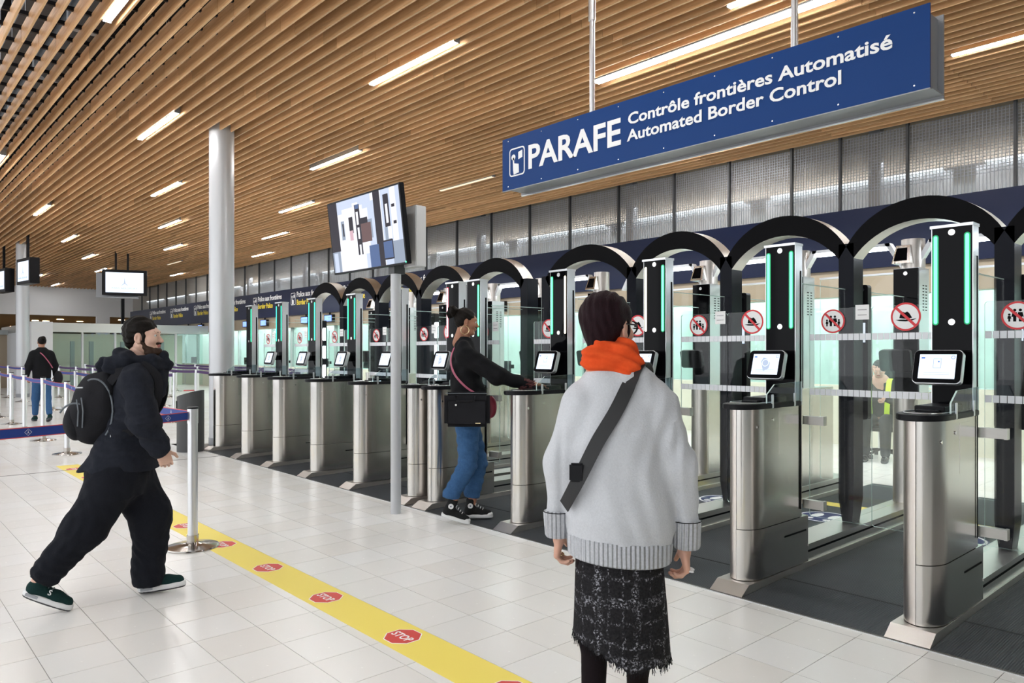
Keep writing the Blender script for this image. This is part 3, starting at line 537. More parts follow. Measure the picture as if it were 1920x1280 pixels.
for k in range(len(pcx)-1):
    a, b = pcx[k], pcx[k+1]
    if a-b < .6: 
        q = thing('portal_post', 'black post joining the two close gates behind the young woman', 'post', (b, 0, 0)); part('post', post_mb(), 'post_black', q); continue
    t = thing('portal_arch', 'black arched portal over a lane, %s from the right' % ords[n_], 'arch', ((a+b)/2, 0, 0), group='black arches over the lanes'); n_ += 1
    part('arch', arch_mb(a-b), ['black_matte', 'arch_rim'], t, True); p_ = part('post', post_mb(), 'post_black', t); p_.location.x = (b-a)/2
    if k == 0 or a-b > 1.2: pass
    # lit bar with brackets, further inside
    h = (a-b)/2-.17
    part('lane_lamp_bar', MB().box(-h, h, 7.28, 7.36, 2.545, 2.575), 'aluminium', t); part('lane_lamp', MB().box(-h+.03, h-.03, 7.29, 7.35, 2.515, 2.545), 'lane_lamp', t)
    for s_ in (-1, 1): part('bracket', MB().add([(s_*(h+.10),7.28,2.33),(s_*(h+.14),7.28,2.33),(s_*(h-.0),7.28,2.575),(s_*(h-.05),7.28,2.575),(s_*(h+.10),7.36,2.33),(s_*(h+.14),7.36,2.33),(s_*(h-.0),7.36,2.575),(s_*(h-.05),7.36,2.575)], [(0,1,2,3),(4,7,6,5),(0,4,5,1),(1,5,6,2),(2,6,7,3),(3,7,4,0)]), 'aluminium', t)
    # face scanner panel hanging inside the lane
    xs_ = -(a-b)/2-.02; tri = k > 4
    fs_ = part('scanner_panel', MB().prism(rrect(.2, 1.1, .02, 3), 0, .07, 0, face_M(xs_, 6.25, 1.55)), 'black_plastic', t)
    if tri:
        for z in (1.86, 1.55, 1.22): part('scanner_light', MB().box(xs_+.10, xs_+.15, 6.17, 6.18, z-.10, z+.10).box(xs_+.09, xs_+.16, 6.18, 6.2, z-.11, z+.11), 'panel_lamp', fs_)
    else: part('scanner_display', MB().box(xs_-.06, xs_+.08, 6.177, 6.18, 1.63, 1.79), 'screen_white', fs_)
    for dx in (-.07, .06): part('screw', MB().cyl((0,0,0), .014, .004, 12, 0, face_M(xs_+dx, 6.18, 2.06)), 'screw', fs_)
    # inner glass door with bright top edge
    mb = MB(); pane(mb, rrect((a-b)-.3, 2.05, .02, 3, 0, 1.27), 7.5, 7.51); part('inner_door', mb, ['glass', 'glass_edge'], t); part('door_rail', MB().box(-(a-b)/2+.15, (a-b)/2-.15, 7.49, 7.52, 2.30, 2.318), 'aluminium', t)
# inner pillars with camera heads
def make_inner(label):
    t = thing('inner_pillar', label, 'pillar', group='inner gate pillars with camera heads')
    part('column_body', MB().prism(plan(.108, 7.12, 7.5, .12, -1)+plan(.108, 7.12, 7.5, .12, 1), .186, 1.18, 0) if False else MB().box(-.105, .105, 7.2, 7.9, .186, 1.18), 'steel', t); part('nose', MB().cyl((0, 7.2, .186), .104, .994, 24), 'steel_warm', t, True)
    part('pillar_shell', MB().box(-.11, .11, 7.22, 7.46, 1.18, 2.32), 'aluminium', t); part('black_face', MB().box(-.105, .105, 7.198, 7.22, 1.19, 2.315), 'black_gloss', t)
    mb = MB()
    for i in range(9):
        for y in (7.30, 7.37): mb.box(.1095, .1115, y, y+.035, 1.93+i*.028, 1.94+i*.028)
    part('vent_slots', mb, 'black_matte', t); part('screw', MB().cyl((0,0,0), .018, .004, 14, 0, face_M(0, 7.198, 2.27)), 'screw', t)
    hd = part('camera_head', MB().cyl((.02, 7.33, 2.32), .10, .27, 28), 'steel_warm', t, True); part('camera_hood', MB().add([(-.1,7.14,2.36),(.06,7.14,2.36),(.06,7.30,2.36),(-.1,7.30,2.36),(-.08,7.2,2.53),(.04,7.2,2.53),(.04,7.30,2.53),(-.08,7.30,2.53)], [(3,2,1,0),(4,5,6,7),(0,1,5,4),(1,2,6,5),(2,3,7,6),(3,0,4,7)]), 'steel', hd); part('lens_window', MB().add([(-.085,7.147,2.385),(.03,7.147,2.385),(.02,7.193,2.51),(-.07,7.193,2.51)], [(0,1,2,3)]), 'black_gloss', hd)
    M = Matrix.Translation((-.05, 7.08, 1.47)) @ Matrix.Rotation(.2, 4, 'X') @ RX90; tb = part('tablet', MB().prism(rrect(.27, .2, .03, 5), -.05, 0, 0, M), 'black_plastic', t, True); part('tablet_arm', MB().box(-.08, -.02, 7.1, 7.21, 1.44, 1.5), 'black_plastic', t)
    return t
for k, x in enumerate(cx):
    if k == 4: continue
    o = make_inner('inner pillar with steel camera head behind the gates, %s from the right' % ords[k]) if k == 0 else dup(inner0, 'inner pillar with steel camera head behind the gates, %s from the right' % ords[k])
    if k == 0: inner0 = o
    o.location.x = x
# hazard striped sensor between arches
hz = thing('striped_sensor', 'black and yellow striped box on the inner pillar right of the young woman', 'sensor', (-6.02, 7.05, 2.12)); mb = MB()
for i in range(12): mb.box(-.12+.02*i, -.10+.02*i, -.05, .05, -.07, .07, i % 2, Matrix.Rotation(0, 4, 'Y'))
part('striped_case', mb, ['orange', 'black_matte'], hz); part('sensor_arm', MB().box(-.2, -.12, -.02, .02, -.02, .02), 'aluminium', hz)
# ============================================================ SCREEN ON POLE
tv = thing('screen_on_pole', 'large flat screen on a pale pole showing the gates', 'screen')
part('pole', MB().cyl((-6.02, 3.93, 0), .05, 2.375, 32), 'pole_grey', tv, True)
part('rear_box', MB().box(-6.2, -5.77, 3.99, 4.11, 2.36, 2.94), 'white_plastic', tv, False, .006); part('bracket', MB().box(-6.07, -5.97, 3.88, 4.0, 2.30, 2.8), 'dark_grey', tv)
TM = Matrix.Translation((-6.38, 3.80, 2.735)) @ Matrix.Rotation(.12, 4, 'X') @ RX90
w, h = 1.37, .745
part('casing', MB().box(-w/2, w/2, -h/2, h/2, -.05, 0, 0, TM), 'black_plastic', tv, False, .004)
mb = MB(); A = lambda x0, y0, x1, y1, mi, z=.001, sk=0: mb.add([((x0-.5)*w*.965+sk, (y0-.5)*h*.95, z),((x1-.5)*w*.965+sk, (y0-.5)*h*.95, z),((x1-.5)*w*.965, (y1-.5)*h*.95, z),((x0-.5)*w*.965, (y1-.5)*h*.95, z)], [(0,1,2,3)], mi, TM)
names_ = ['pic_white', 'pic_light', 'pic_mid', 'pic_dark', 'pic_pink', 'pic_blue', 'pic_brown']
A(0,0,1,1,0); A(0,.3,.13,1,3,.0014); A(0,0,.12,.3,2,.0014); A(.02,.0,.08,.28,1,.0016); A(.12,0,.6,.35,0,.0012); A(.13,.82,.62,1,1,.0013); A(.2,.8,.5,.88,0,.0015)
A(.17,.45,.22,.72,2,.0015); A(.19,.5,.21,.68,3,.0016); A(.29,.52,.35,.75,3,.0015); A(.29,.42,.34,.56,4,.0016); A(.36,.7,.44,.93,0,.0015)
A(.39,.2,.46,.9,3,.0018); A(.405,.62,.435,.8,0,.002); A(.41,.42,.437,.58,0,.002); A(.415,.18,.44,.34,0,.002); A(.40,.84,.45,.9,5,.0021); A(.46,.4,.62,.66,2,.0015); A(.46,.36,.6,.62,6,.0016); A(.46,.62,.56,.7,3,.0018); A(.57,.3,.66,.9,1,.0014)
A(.66,0,.75,1,3,.002); A(.55,.0,.68,.30,5,.0021); A(.5,.0,.6,.2,1,.0019); A(.76,0,1,1,1,.0013); A(.79,.5,.86,.93,3,.0018); A(.81,.55,.84,.8,0,.002); A(.88,.2,.95,1,0,.0015); A(.9,.52,.94,.56,3,.0018); A(.89,.74,.93,.78,3,.0018); A(.78,.18,.86,.5,2,.0017); A(.86,.0,1,.3,2,.0016); A(.73,.07,.87,.33,3,.0022); A(.745,.09,.86,.31,5,.0024); A(.82,.34,.87,.5,0,.0021)
part('picture', mb, names_, tv); part('power_light', MB().cyl((.665, -.352, 0), .008, .003, 12, 0, TM), 'green_sign', tv)
# ============================================================ HANGING MONITORS
def logoA(mb, cx, cy, s, M, mi): mb.prism([(cx, cy+s), (cx-.12*s, cy-.1*s), (cx-.55*s, cy-.55*s), (cx-.5*s, cy-.6*s), (cx-.1*s, cy-.3*s), (cx, cy-.25*s), (cx+.1*s, cy-.3*s), (cx+.5*s, cy-.6*s), (cx+.55*s, cy-.55*s), (cx+.12*s, cy-.1*s)], 0, .002, mi, M)
def hang_mon(x, y, z, rz, label, w=1.5, h=.95, back=True, dep=.14):
    t = thing('hanging_monitor', label, 'monitor', (x, y, z), rz)
    part('case', MB().box(-w/2, w/2, 0, dep, -h/2, h/2), 'black_plastic', t, False, .008); M = face_M(0, 0, 0)
    mb = MB().box(-w/2+.12, w/2-.12, -h/2+.1, h/2-.1, 0, .004, 0, M); logoA(mb, 0, .0, .2, M @ Matrix.Translation((0, 0, .005)), 1); text_mb(mb, 'PARIS AÉROPORT', .075, 1, M @ Matrix.Translation((-.42, -.24, .006)), width=.84); part('display_face', mb, ['screen_white', 'screen_grey'], t)
    if back: part('rear_case', MB().box(-w/2-.22, w/2-.3, .32, .46, -h/2-.08, h/2-.12), 'grey_paint', t, False, .008); part('link_plate', MB().box(-w/2+.2, w/2-.3, .1, .4, -h/2-.1, -h/2-.05), 'grey_paint', t)
    for dx in (-.3, .1) if back else (0,): part('hanging_rod', MB().box(dx-.035, dx+.035, .1, .17, h/2, ZC+.1-z), 'black_plastic', t)
hang_mon(-30.2, 7.75, 4.15, PI/2-.32+.0, 'hanging monitor with a pale logo page, right of the far column')
hang_mon(-27.9, 4.2, 4.13, -.0+.15, 'dark hanging monitor in front of the far column, seen from the side', 1.2, .82, False, .28)
hang_mon(-31.2, 4.0, 4.05, -.0+.15, 'dark hanging monitor cut by the left edge of the picture', 1.2, .82, False, .28)
pp = thing('camera_mast', 'thin black mast under the hanging monitor', 'mast', (-40.5, 10.3, 0)); part('mast', MB().box(-.07, .07, -.07, .07, 2.2, 5.26), 'black_plastic', pp); part('camera', MB().box(-.2, .2, -.15, .15, 2.05, 2.25), 'black_plastic', pp)
# ============================================================ QUEUE BARRIERS
def make_post(label, belt=1, s=1.0, near=False):
    t = thing('barrier_post', label, 'barrier post', group='chrome queue barrier posts')
    prof = [(.198, 0), (.2, .006), (.196, .014), (.12, .026), (.06, .036), (.045, .045), (.045, .1)]
    part('base', MB().lathe((0,0,0), prof, 48), 'dark_chrome', t, True); part('tube', MB().cyl((0,0,.06), .038, .93, 28), 'aluminium', t, True)
    part('head', MB().cyl((0,0,.985), .041, .115, 28), 'aluminium', t, True); part('cap', MB().cyl((0,0,1.10), .043, .014, 28), 'black_plastic', t, True)
    return t
def belt(p, q, z=1.045, label='', sag=.02, mats_=('belt_blue', 'belt_red'), logos=0, w=.068):
    n = 12; p = Vector((*p, z)); q = Vector((*q, z)); mb = MB(); d = (q-p).normalized(); nn_ = Vector((-d.y, d.x, 0))*.001
    P_ = [p.lerp(q, i/n)-Vector((0, 0, sag*4*(i/n)*(1-i/n))) for i in range(n+1)]
    for (z0, z1, mi) in ((-w/2, -w/2+.006, 1), (-w/2+.006, w/2-.006, 0), (w/2-.006, w/2, 1)):
        for i in range(n):
            a, b = P_[i], P_[i+1]; mb.add([a-nn_+Vector((0,0,z0)), b-nn_+Vector((0,0,z0)), b-nn_+Vector((0,0,z1)), a-nn_+Vector((0,0,z1)), a+nn_+Vector((0,0,z0)), b+nn_+Vector((0,0,z0)), b+nn_+Vector((0,0,z1)), a+nn_+Vector((0,0,z1))], [(0,1,2,3),(7,6,5,4),(3,2,6,7),(4,5,1,0)], mi)
    o = tag(part('barrier_belt', mb, list(mats_)), label, 'barrier belt')
    L_ = (q-p).length; k = 0; rz = math.atan2(d.y, d.x)
    if logos:
        s_ = .18
        while s_ < L_-.1:
            c = p.lerp(q, s_/L_)-Vector((0, 0, sag*4*(s_/L_)*(1-s_/L_))); mb = MB()
            for sd in (1, -1):
                M = Matrix.Translation(c) @ Matrix.Rotation(rz+(0 if sd > 0 else PI), 4, 'Z') @ RX90 @ Matrix.Translation((0, 0, .0012))
                for (r0, r1) in ((.023, .0205),):
                    n4 = 4; vs = [(r0*math.cos(i*PI/2), r0*math.sin(i*PI/2), 0) for i in range(4)]+[(r1*math.cos(i*PI/2), r1*math.sin(i*PI/2), 0) for i in range(4)]; mb.add(vs, [(i, (i+1)%4, (i+1)%4+4, i+4) for i in range(4)], 0, M)
                logoA(mb, 0, 0, .014, M, 0)
            part('belt_logo', mb, 'letter_white', o); s_ += .5
    return o
P0 = make_post('nearest barrier post, right behind the walking man, at the yellow tape'); P0.location = (-6.06, 2.05, 0)
P1 = dup(P0, 'barrier post hidden past the left edge holding the near blue belt'); P1.location = (-5.35, -.35, 0)
belt((-6.06, 2.02), (-5.36, -.32), label='near blue belt with red edges running behind the walking man to the left edge', logos=1)
spots = [(-12.86, 2.5), (-15.1, 2.57), (-17.1, 2.6), (-19.0, 2.65), (-21.2, 2.7), (-23.4, 2.7)]
lab = ['first of the posts left of the walking man, behind his backpack', 'second post left of the backpack, its disc base in clear view', 'third post left of the backpack', 'fourth post left of the backpack, near the far column', 'post at the left, behind the far walking woman', 'farthest post of the front barrier row']
for s_, l_ in zip(spots, lab): o = dup(P0, l_); o.location = (*s_, 0)
for i in range(5): belt(spots[i], spots[i+1], label='blue belt of the front barrier row, %s from the right' % ords[i], logos=0)
belt((-6.1, 2.07), (-12.85, 2.48), label='long blue belt from the nearest post back to the front barrier row', mats_=('belt_blue', 'belt_red'), sag=.05, logos=1)
rows = [(4.1, -15.5, -33), (5.4, -17, -33), (6.8, -17.5, -33), (8.3, -17, -33), (9.8, -19, -33)]
rn = ['second', 'third', 'fourth', 'fifth', 'rearmost']
for (y, xa, xb), r__ in zip(rows, rn):
    n = int((xa-xb)/2.4); prev = None
    for i in range(n+1):
        x = xa-2.4*i+.15*math.sin(i*2.1+y)
        o = dup(P0, 'far barrier post in the %s barrier row, %s from the right' % (r__, ords[i])); o.location = (x, y, 0)
        if prev is not None: belt(prev, (x, y), label='belt in the %s barrier row, %s from the right' % (r__, ords[i-1]), mats_=('belt_purple', 'belt_purple') if y > 4.5 else ('belt_blue', 'belt_red'))
        prev = (x, y)
# litter bin
bn = thing('litter_bin', 'dark grey litter bin with slanted top beside the round column', 'bin', (-11.98, 4.02, 0), -.35)
mb = MB().cyl((0,0,0), .2, .80, 32); part('body', mb, 'dark_grey', bn, True)
mb = MB(); n = 32; top = [(.2*math.cos(2*PI*i/n), .2*math.sin(2*PI*i/n), .90+.0+.05*math.sin(2*PI*i/n)+.03*math.cos(2*PI*i/n)) for i in range(n)]; bot = [(.2*math.cos(2*PI*i/n), .2*math.sin(2*PI*i/n), .80) for i in range(n)]
mb.add(bot+top, [[i,(i+1)%n,(i+1)%n+n,i+n] for i in range(n)]+[list(range(n, 2*n)), list(range(n))[::-1]]); part('hood', mb, 'dark_grey', bn, True); part('opening', MB().box(-.13, .06, -.205, -.12, .68, .79), 'black_matte', bn)
part('rating_mark', MB().box(-.12, .05, -.1, .05, .945, .952), 'red', bn)
# ============================================================ PEOPLE: smooth implicit surfaces meshed through a voxel grid
import openvdb
def V(*a): return np.array(a, dtype=np.float64)
def prim_bounds(p):
    if p[0] == 'c': a, b, ra, rb = p[1:5]; r = max(ra, rb); return np.minimum(a, b)-r, np.maximum(a, b)+r
    if p[0] == 'e': c, r = p[1:3]; m = max(r) if p[3] is not None else np.array(r); return np.array(c)-m, np.array(c)+m
    if p[0] == 's':
        st = np.array(p[1]); return V((st[:,1]-st[:,3]).min(), (st[:,2]-st[:,4]).min(), st[:,0].min()), V((st[:,1]+st[:,3]).max(), (st[:,2]+st[:,4]).max(), st[:,0].max())
    if p[0] == 'h': return None
def prim_eval(p, X, Y, Z):
    if p[0] == 'c':
        a, b, ra, rb = [np.array(q, dtype=float) for q in p[1:5]]; sc = p[6] if len(p) > 6 and p[6] is not None else (1, 1, 1)
        mid = (a+b)/2; ax = (a-mid)*sc; bx = (b-mid)*sc; d = bx-ax; L = (d**2).sum()+1e-9
        px = (X-mid[0])*sc[0]-ax[0]; py = (Y-mid[1])*sc[1]-ax[1]; pz = (Z-mid[2])*sc[2]-ax[2]
        t = np.clip((px*d[0]+py*d[1]+pz*d[2])/L, 0, 1)
        return (np.sqrt((px-t*d[0])**2+(py-t*d[1])**2+(pz-t*d[2])**2)-(ra+(rb-ra)*t))/max(sc)
    if p[0] == 'e':
        c, r, R = p[1], p[2], p[3]; px, py, pz = X-c[0], Y-c[1], Z-c[2]
        if R is not None:
            R = np.array(R.to_3x3()); px, py, pz = [R[0][i]*px+R[1][i]*py+R[2][i]*pz for i in range(3)]
        k0 = np.sqrt((px/r[0])**2+(py/r[1])**2+(pz/r[2])**2)+1e-9; k1 = np.sqrt((px/r[0]**2)**2+(py/r[1]**2)**2+(pz/r[2]**2)**2)+1e-9
        return k0*(k0-1)/k1
    if p[0] == 's':
        st = np.array(sorted(p[1])); cx, cy, rx, ry = [np.interp(Z, st[:,0], st[:,i]) for i in (1,2,3,4)]
        e = p[6] if len(p) > 6 and p[6] else 2.0
        d = ((np.abs((X-cx)/rx)**e+np.abs((Y-cy)/ry)**e)**(1/e)-1)*np.minimum(rx, ry)
        return np.maximum(d, np.maximum(Z-st[-1,0], st[0,0]-Z))
    if p[0] == 'h': n, o = p[1], p[2]; return -((X-o[0])*n[0]+(Y-o[1])*n[1]+(Z-o[2])*n[2])   # keeps the side n points to
def sdf_mesh(prims, vox=.008, k=.03, disp=None, cuts=(), sub=(), pad=.03):
    bs = [prim_bounds(p) for p in prims]; lo = np.min([b[0] for b in bs], axis=0)-pad-2*vox; hi = np.max([b[1] for b in bs], axis=0)+pad+2*vox
    n = np.ceil((hi-lo)/vox).astype(int)+1; ax = [lo[i]+vox*np.arange(n[i]) for i in range(3)]; D = np.full(n, .12, dtype=np.float64)
    def region(p, m):
        b = prim_bounds(p)
        if b is None: return (slice(None),)*3
        return tuple(slice(max(0, int((b[0][i]-m-lo[i])/vox)), min(n[i], int((b[1][i]+m-lo[i])/vox)+2)) for i in range(3))
    for p in prims:
        kk = p[5] if len(p) > 5 and p[5] is not None and p[0] == 'c' else (p[4] if p[0] == 'e' and len(p) > 4 and p[4] is not None else (p[5] if p[0] == 's' and len(p) > 5 and p[5] is not None else k))
        s = region(p, .12); X, Y, Z = np.meshgrid(ax[0][s[0]], ax[1][s[1]], ax[2][s[2]], indexing='ij'); d = prim_eval(p, X, Y, Z)
        if p[0] == 's': d = prim_eval(p[:5], X, Y, Z) if len(p) < 7 else d
        o = D[s]; h = np.clip(.5+.5*(o-d)/kk, 0, 1); D[s] = o*(1-h)+d*h-kk*h*(1-h)
    if disp is not None: X, Y, Z = np.meshgrid(*ax, indexing='ij'); D = D+disp(X, Y, Z)
    for p in sub:
        X, Y, Z = np.meshgrid(*ax, indexing='ij'); d = -prim_eval(p, X, Y, Z); kk = .006; h = np.clip(.5-.5*(D-d)/kk, 0, 1)*0; D = np.maximum(D, d)
    for p in cuts:
        X, Y, Z = np.meshgrid(*ax, indexing='ij'); D = np.maximum(D, prim_eval(p, X, Y, Z))
    g = openvdb.FloatGrid(.12); g.copyFromArray(D.astype(np.float32)); pts, tri, quad = g.convertToPolygons(0., 0.)
    v = np.array(pts)*vox+lo; f = [list(map(int, q)) for q in quad]+[list(map(int, q)) for q in tri]
    return v, f
def sd(name, mt, prims, parent, vox=.008, k=.03, disp=None, cuts=(), sub=(), M=None, fn=None, **kw):
    v, f = sdf_mesh(prims, vox, k, disp, cuts, sub); 
    if fn is not None: v = fn(v)
    return raw(name, mt, [(v, f)], parent, M, **kw)
def raw(name, mt, meshes, parent, M=None, matf=None, **kw):
    mb = MB(); mi = 0
    for item in meshes: v, f = item[:2]; mb.add([tuple(q) for q in v], f, item[2] if len(item) > 2 else 0, M)
    me = bpy.data.meshes.new(name); me.from_pydata(mb.v, [], mb.f); me.polygons.foreach_set('material_index', mb.m)
    for q in ([mt] if isinstance(mt, str) else mt): me.materials.append(MT[q])
    bm = bmesh.new(); bm.from_mesh(me); bmesh.ops.recalc_face_normals(bm, faces=bm.faces); bm.to_mesh(me); bm.free()
    me.polygons.foreach_set('use_smooth', [True]*len(me.polygons)); me.update(); return link(name, me, parent, **kw)
def xf(M, vf): v, f = vf; R = np.array(M.to_3x3()); t = np.array(M.translation); return v @ R.T+t, f
def wob(amp, f, seed=0, an=(1, 1, 1)):
    r = np.random.default_rng(seed); ks = r.normal(size=(6, 3))*f*np.array(an); ph = r.uniform(0, 6.28, 6)
    def fn(X, Y, Z):
        w = .04*np.sin(X*9+ph[0])+.04*np.sin(Z*11+ph[1]); s = 0
        for k_, p_ in zip(ks, ph): s = s+np.sin(k_[0]*(X+w)+k_[1]*(Y-w)+k_[2]*(Z+w)+p_)
        return amp*s/3
    return fn
def fadd(*fs): return lambda X, Y, Z: sum(f(X, Y, Z) for f in fs)
# --- hand hanging along -z, palm towards +x, thumb towards +y
def hand(curl=.5, vox=.0032, side=1, spread=.02, sc=1.0):
    P = [('e', V(0, 0, -.048), (.016, .040, .050), None, .012), ('c', V(0, 0, .03), V(0, 0, -.02), .026, .024, .015), ('c', V(.002, -.024, -.04), V(0, -.028, -.08), .012, .011, .008), ('c', V(.002, .024, -.04), V(0, .028, -.082), .013, .011, .008)]
    for i, (y, L, r) in enumerate(((.029, .072, .0088), (.010, .080, .0090), (-.010, .074, .0086), (-.028, .058, .0078))):
        p = V(0, y, -.082-(.004 if i in (1, 2) else 0)); a = curl*(.75+.12*i); 
        for j, (fr, rr) in enumerate(((.45, 1), (.30, .92), (.25, .82))):
            d = V(math.sin(a), spread*(1.5-i), -math.cos(a)); q = p+d*L*fr; P.append(('c', p, q, r*rr, r*rr*.92, .003)); p = q; a += curl*(1.0-.1*j)
    p = V(.004, .034, -.03); q = p+V(.014, .030, -.028); P.append(('c', V(0, .018, -.018), p, .014, .014, .012)); P.append(('c', p, q, .0125, .0105, .006)); q2 = q+V(.012*curl+.006, .010, -.026); P.append(('c', q, q2, .0105, .0082, .004))
    v, f = sdf_mesh(P, vox, .004); v = v*sc; v[:, 0] *= side; return v, f
# --- head, centre between the ears, looking to +y
def head(vox=.004, neck=.12, lips=True, female=False):
    j = .9 if female else 1.0
    P = [('e', V(0, -.018, .032), (.075, .094, .088), None, .01), ('e', V(0, .026, -.018), (.062*j, .062, .088), None, .03), ('c', V(-.03, .052, -.088), V(.03, .052, -.088), .022*j, .022*j, .03), ('c', V(-.052*j, .0, -.055), V(-.02, .055, -.090), .02, .018, .03), ('c', V(.052*j, .0, -.055), V(.02, .055, -.090), .02, .018, .03),
         ('c', V(-.034, .078, .030), V(.034, .078, .030), .012, .012, .02), ('c', V(0, .088, .012), V(0, .108, -.022), .007, .010, .012), ('e', V(0, .104, -.026), (.015, .013, .010), None, .010), ('e', V(-.042, .058, -.022), (.024, .024, .022), None, .025), ('e', V(.042, .058, -.022), (.024, .024, .022), None, .025),
         ('e', V(0, .088, -.050), (.024, .010, .007), None, .008), ('e', V(0, .087, -.062), (.020, .010, .0075), None, .008), ('e', V(0, .074, -.094), (.018, .014, .014), None, .02)]
    if neck: P.append(('c', V(0, -.022, -.05), V(0, -.045, -.05-neck), .054 if not female else .048, .058 if not female else .052, .03))
    for s in (-1, 1):
        P.append(('e', V(s*.078, -.008, -.006), (.008, .020, .033), Matrix.Rotation(s*.30, 3, 'Z') @ Matrix.Rotation(-.12, 3, 'X'), .006)); P.append(('e', V(s*.077, -.002, -.032), (.008, .012, .012), None, .006))
    sub = [('e', V(s*.031, .098, .010), (.015, .014, .010), None) for s in (-1, 1)]+[('e', V(s*.090, -.004, -.004), (.010, .011, .020), None) for s in (-1, 1)]
    return sdf_mesh(P, vox, .02, sub=sub)
def face_bits(t, M, lipm='lip', glasses=False):
    mb = MB()
    def ball(c, r, mi, n=12):
        for_ = [(r*math.sin(PI*i/8), r*-math.cos(PI*i/8)) for i in range(1, 8)]; mb.lathe((0,0,0), for_, n, mi, M @ Matrix.Translation(c) @ Matrix.Rotation(-PI/2, 4, 'X'))
    for s in (-1, 1): mb.__init__(); ball((s*.031, .076, .010), .0118, 0); ball((s*.031, .0818, .010), .0068, 1); part('eye', mb, ['eye_white', 'eye_dark'], t, True)
    raw('lips', lipm, [sdf_mesh([('c', V(-.018, .090, -.052), V(.018, .090, -.052), .0045, .0045), ('c', V(-.008, .095, -.051), V(.008, .095, -.051), .0055, .0055), ('c', V(-.013, .092, -.060), V(.013, .092, -.060), .006, .006)], .002, .006)], t, M)
def eyebrows(t, M, mt):
    raw('eyebrows', mt, [sdf_mesh([('c', V(s*.018, .091, .030), V(s*.045, .079, .034), .0035, .0025)], .0018, .003) for s in (-1, 1)], t, M)
def shoe(L=.29, W=.10, high=False, vox=.005):   # heel at y=0, toe at y=L, sole on z=0
    up = [('c', V(0, .05, .055), V(0, L*.62, .045), .042, .036, .03), ('c', V(0, L*.62, .04), V(0, L-.045, .036), .038, .034, .03), ('c', V(0, .05, .06), V(0, .06, .10), .042, .040, .03)]
    if high: up.append(('c', V(0, .06, .10), V(0, .065, .16), .042, .045, .02))
    u = sdf_mesh(up, vox, .02, cuts=[('h', V(0, 0, 1), V(0, 0, .022)), ('h', V(0, 0, -1), V(0, 0, .175 if high else .118))])
    so = sdf_mesh([('s', [(0, 0, .5*L, W*.40, L*.49), (.012, 0, .5*L, W*.46, L*.505), (.034, 0, .49*L, W*.47, L*.50)], None, None, None, .01, 2.6)], vox, .01, disp=None); return u, so
def shoe_obj(t, M, up_m, so_m, L=.29, high=False, extra=None, tread=None):
    (u, so) = shoe(L, .10, high); o = raw('shoe', up_m, [u], t, M); raw('sole', so_m, [so], o, M)
    if tread: raw('tread', tread, [sdf_mesh([('s', [(-.008, 0, .5*L, .036, L*.47), (.006, 0, .5*L, .044, L*.50)], None, None, None, .01, 2.6)], .005, .01)], o, M)
    mb = MB()
    for i in range(5 if high else 4):
        y = L*.40+i*.022; z = .100-i*.008+(.03 if high else 0)*(1-i/5); mb.tube([(-.026, y, z-.012), (0, y+.004, z), (.026, y, z-.012)], .0035, 6, 0, M)
    mb.tube([(0, L*.38, .125 if high else .11), (-.03, L*.34, .115 if high else .1), (-.036, L*.42, .095 if high else .085)], .003, 6, 0, M); part('laces', mb, 'rubber_white' if high else 'zip_grey', o, True)
    return o
def strap(name, pts, w, th, mt, parent, nrm=None, n=40, **kw):   # flat band through points, nrm gives its outward side
    pts = [Vector(p) for p in pts]; L_ = len(pts)
    def cr(t):
        i = min(int(t), L_-2); u = t-i; p0, p1, p2, p3 = pts[max(i-1, 0)], pts[i], pts[i+1], pts[min(i+2, L_-1)]
        return .5*((2*p1)+(-p0+p2)*u+(2*p0-5*p1+4*p2-p3)*u*u+(-p0+3*p1-3*p2+p3)*u**3)
    P_ = [cr(t) for t in np.linspace(0, L_-1.0001, n)]; vs = []; fs = []
    for i, p in enumerate(P_):
        d = (P_[min(i+1, n-1)]-P_[max(i-1, 0)]).normalized(); o = nrm(p) if nrm else Vector((0, -1, 0)); s = d.cross(o).normalized(); o = s.cross(d).normalized()
        vs += [p-s*w/2, p+s*w/2, p+s*w/2+o*th, p-s*w/2+o*th]
    for i in range(n-1):
        for k in range(4): fs.append([i*4+k, i*4+(k+1)%4, i*4+4+(k+1)%4, i*4+4+k])
    fs += [[0,1,2,3], [n*4-4, n*4-3, n*4-2, n*4-1]]; return part(name, MB().add(vs, fs), mt, parent, True, **kw)
def TM_(x, y, z, rz=0, rx=0, ry=0): return Matrix.Translation((x, y, z)) @ Matrix.Rotation(rz, 4, 'Z') @ Matrix.Rotation(rx, 4, 'X') @ Matrix.Rotation(ry, 4, 'Y')
def jt(T_, p): return tuple(T_ @ Vector(p))
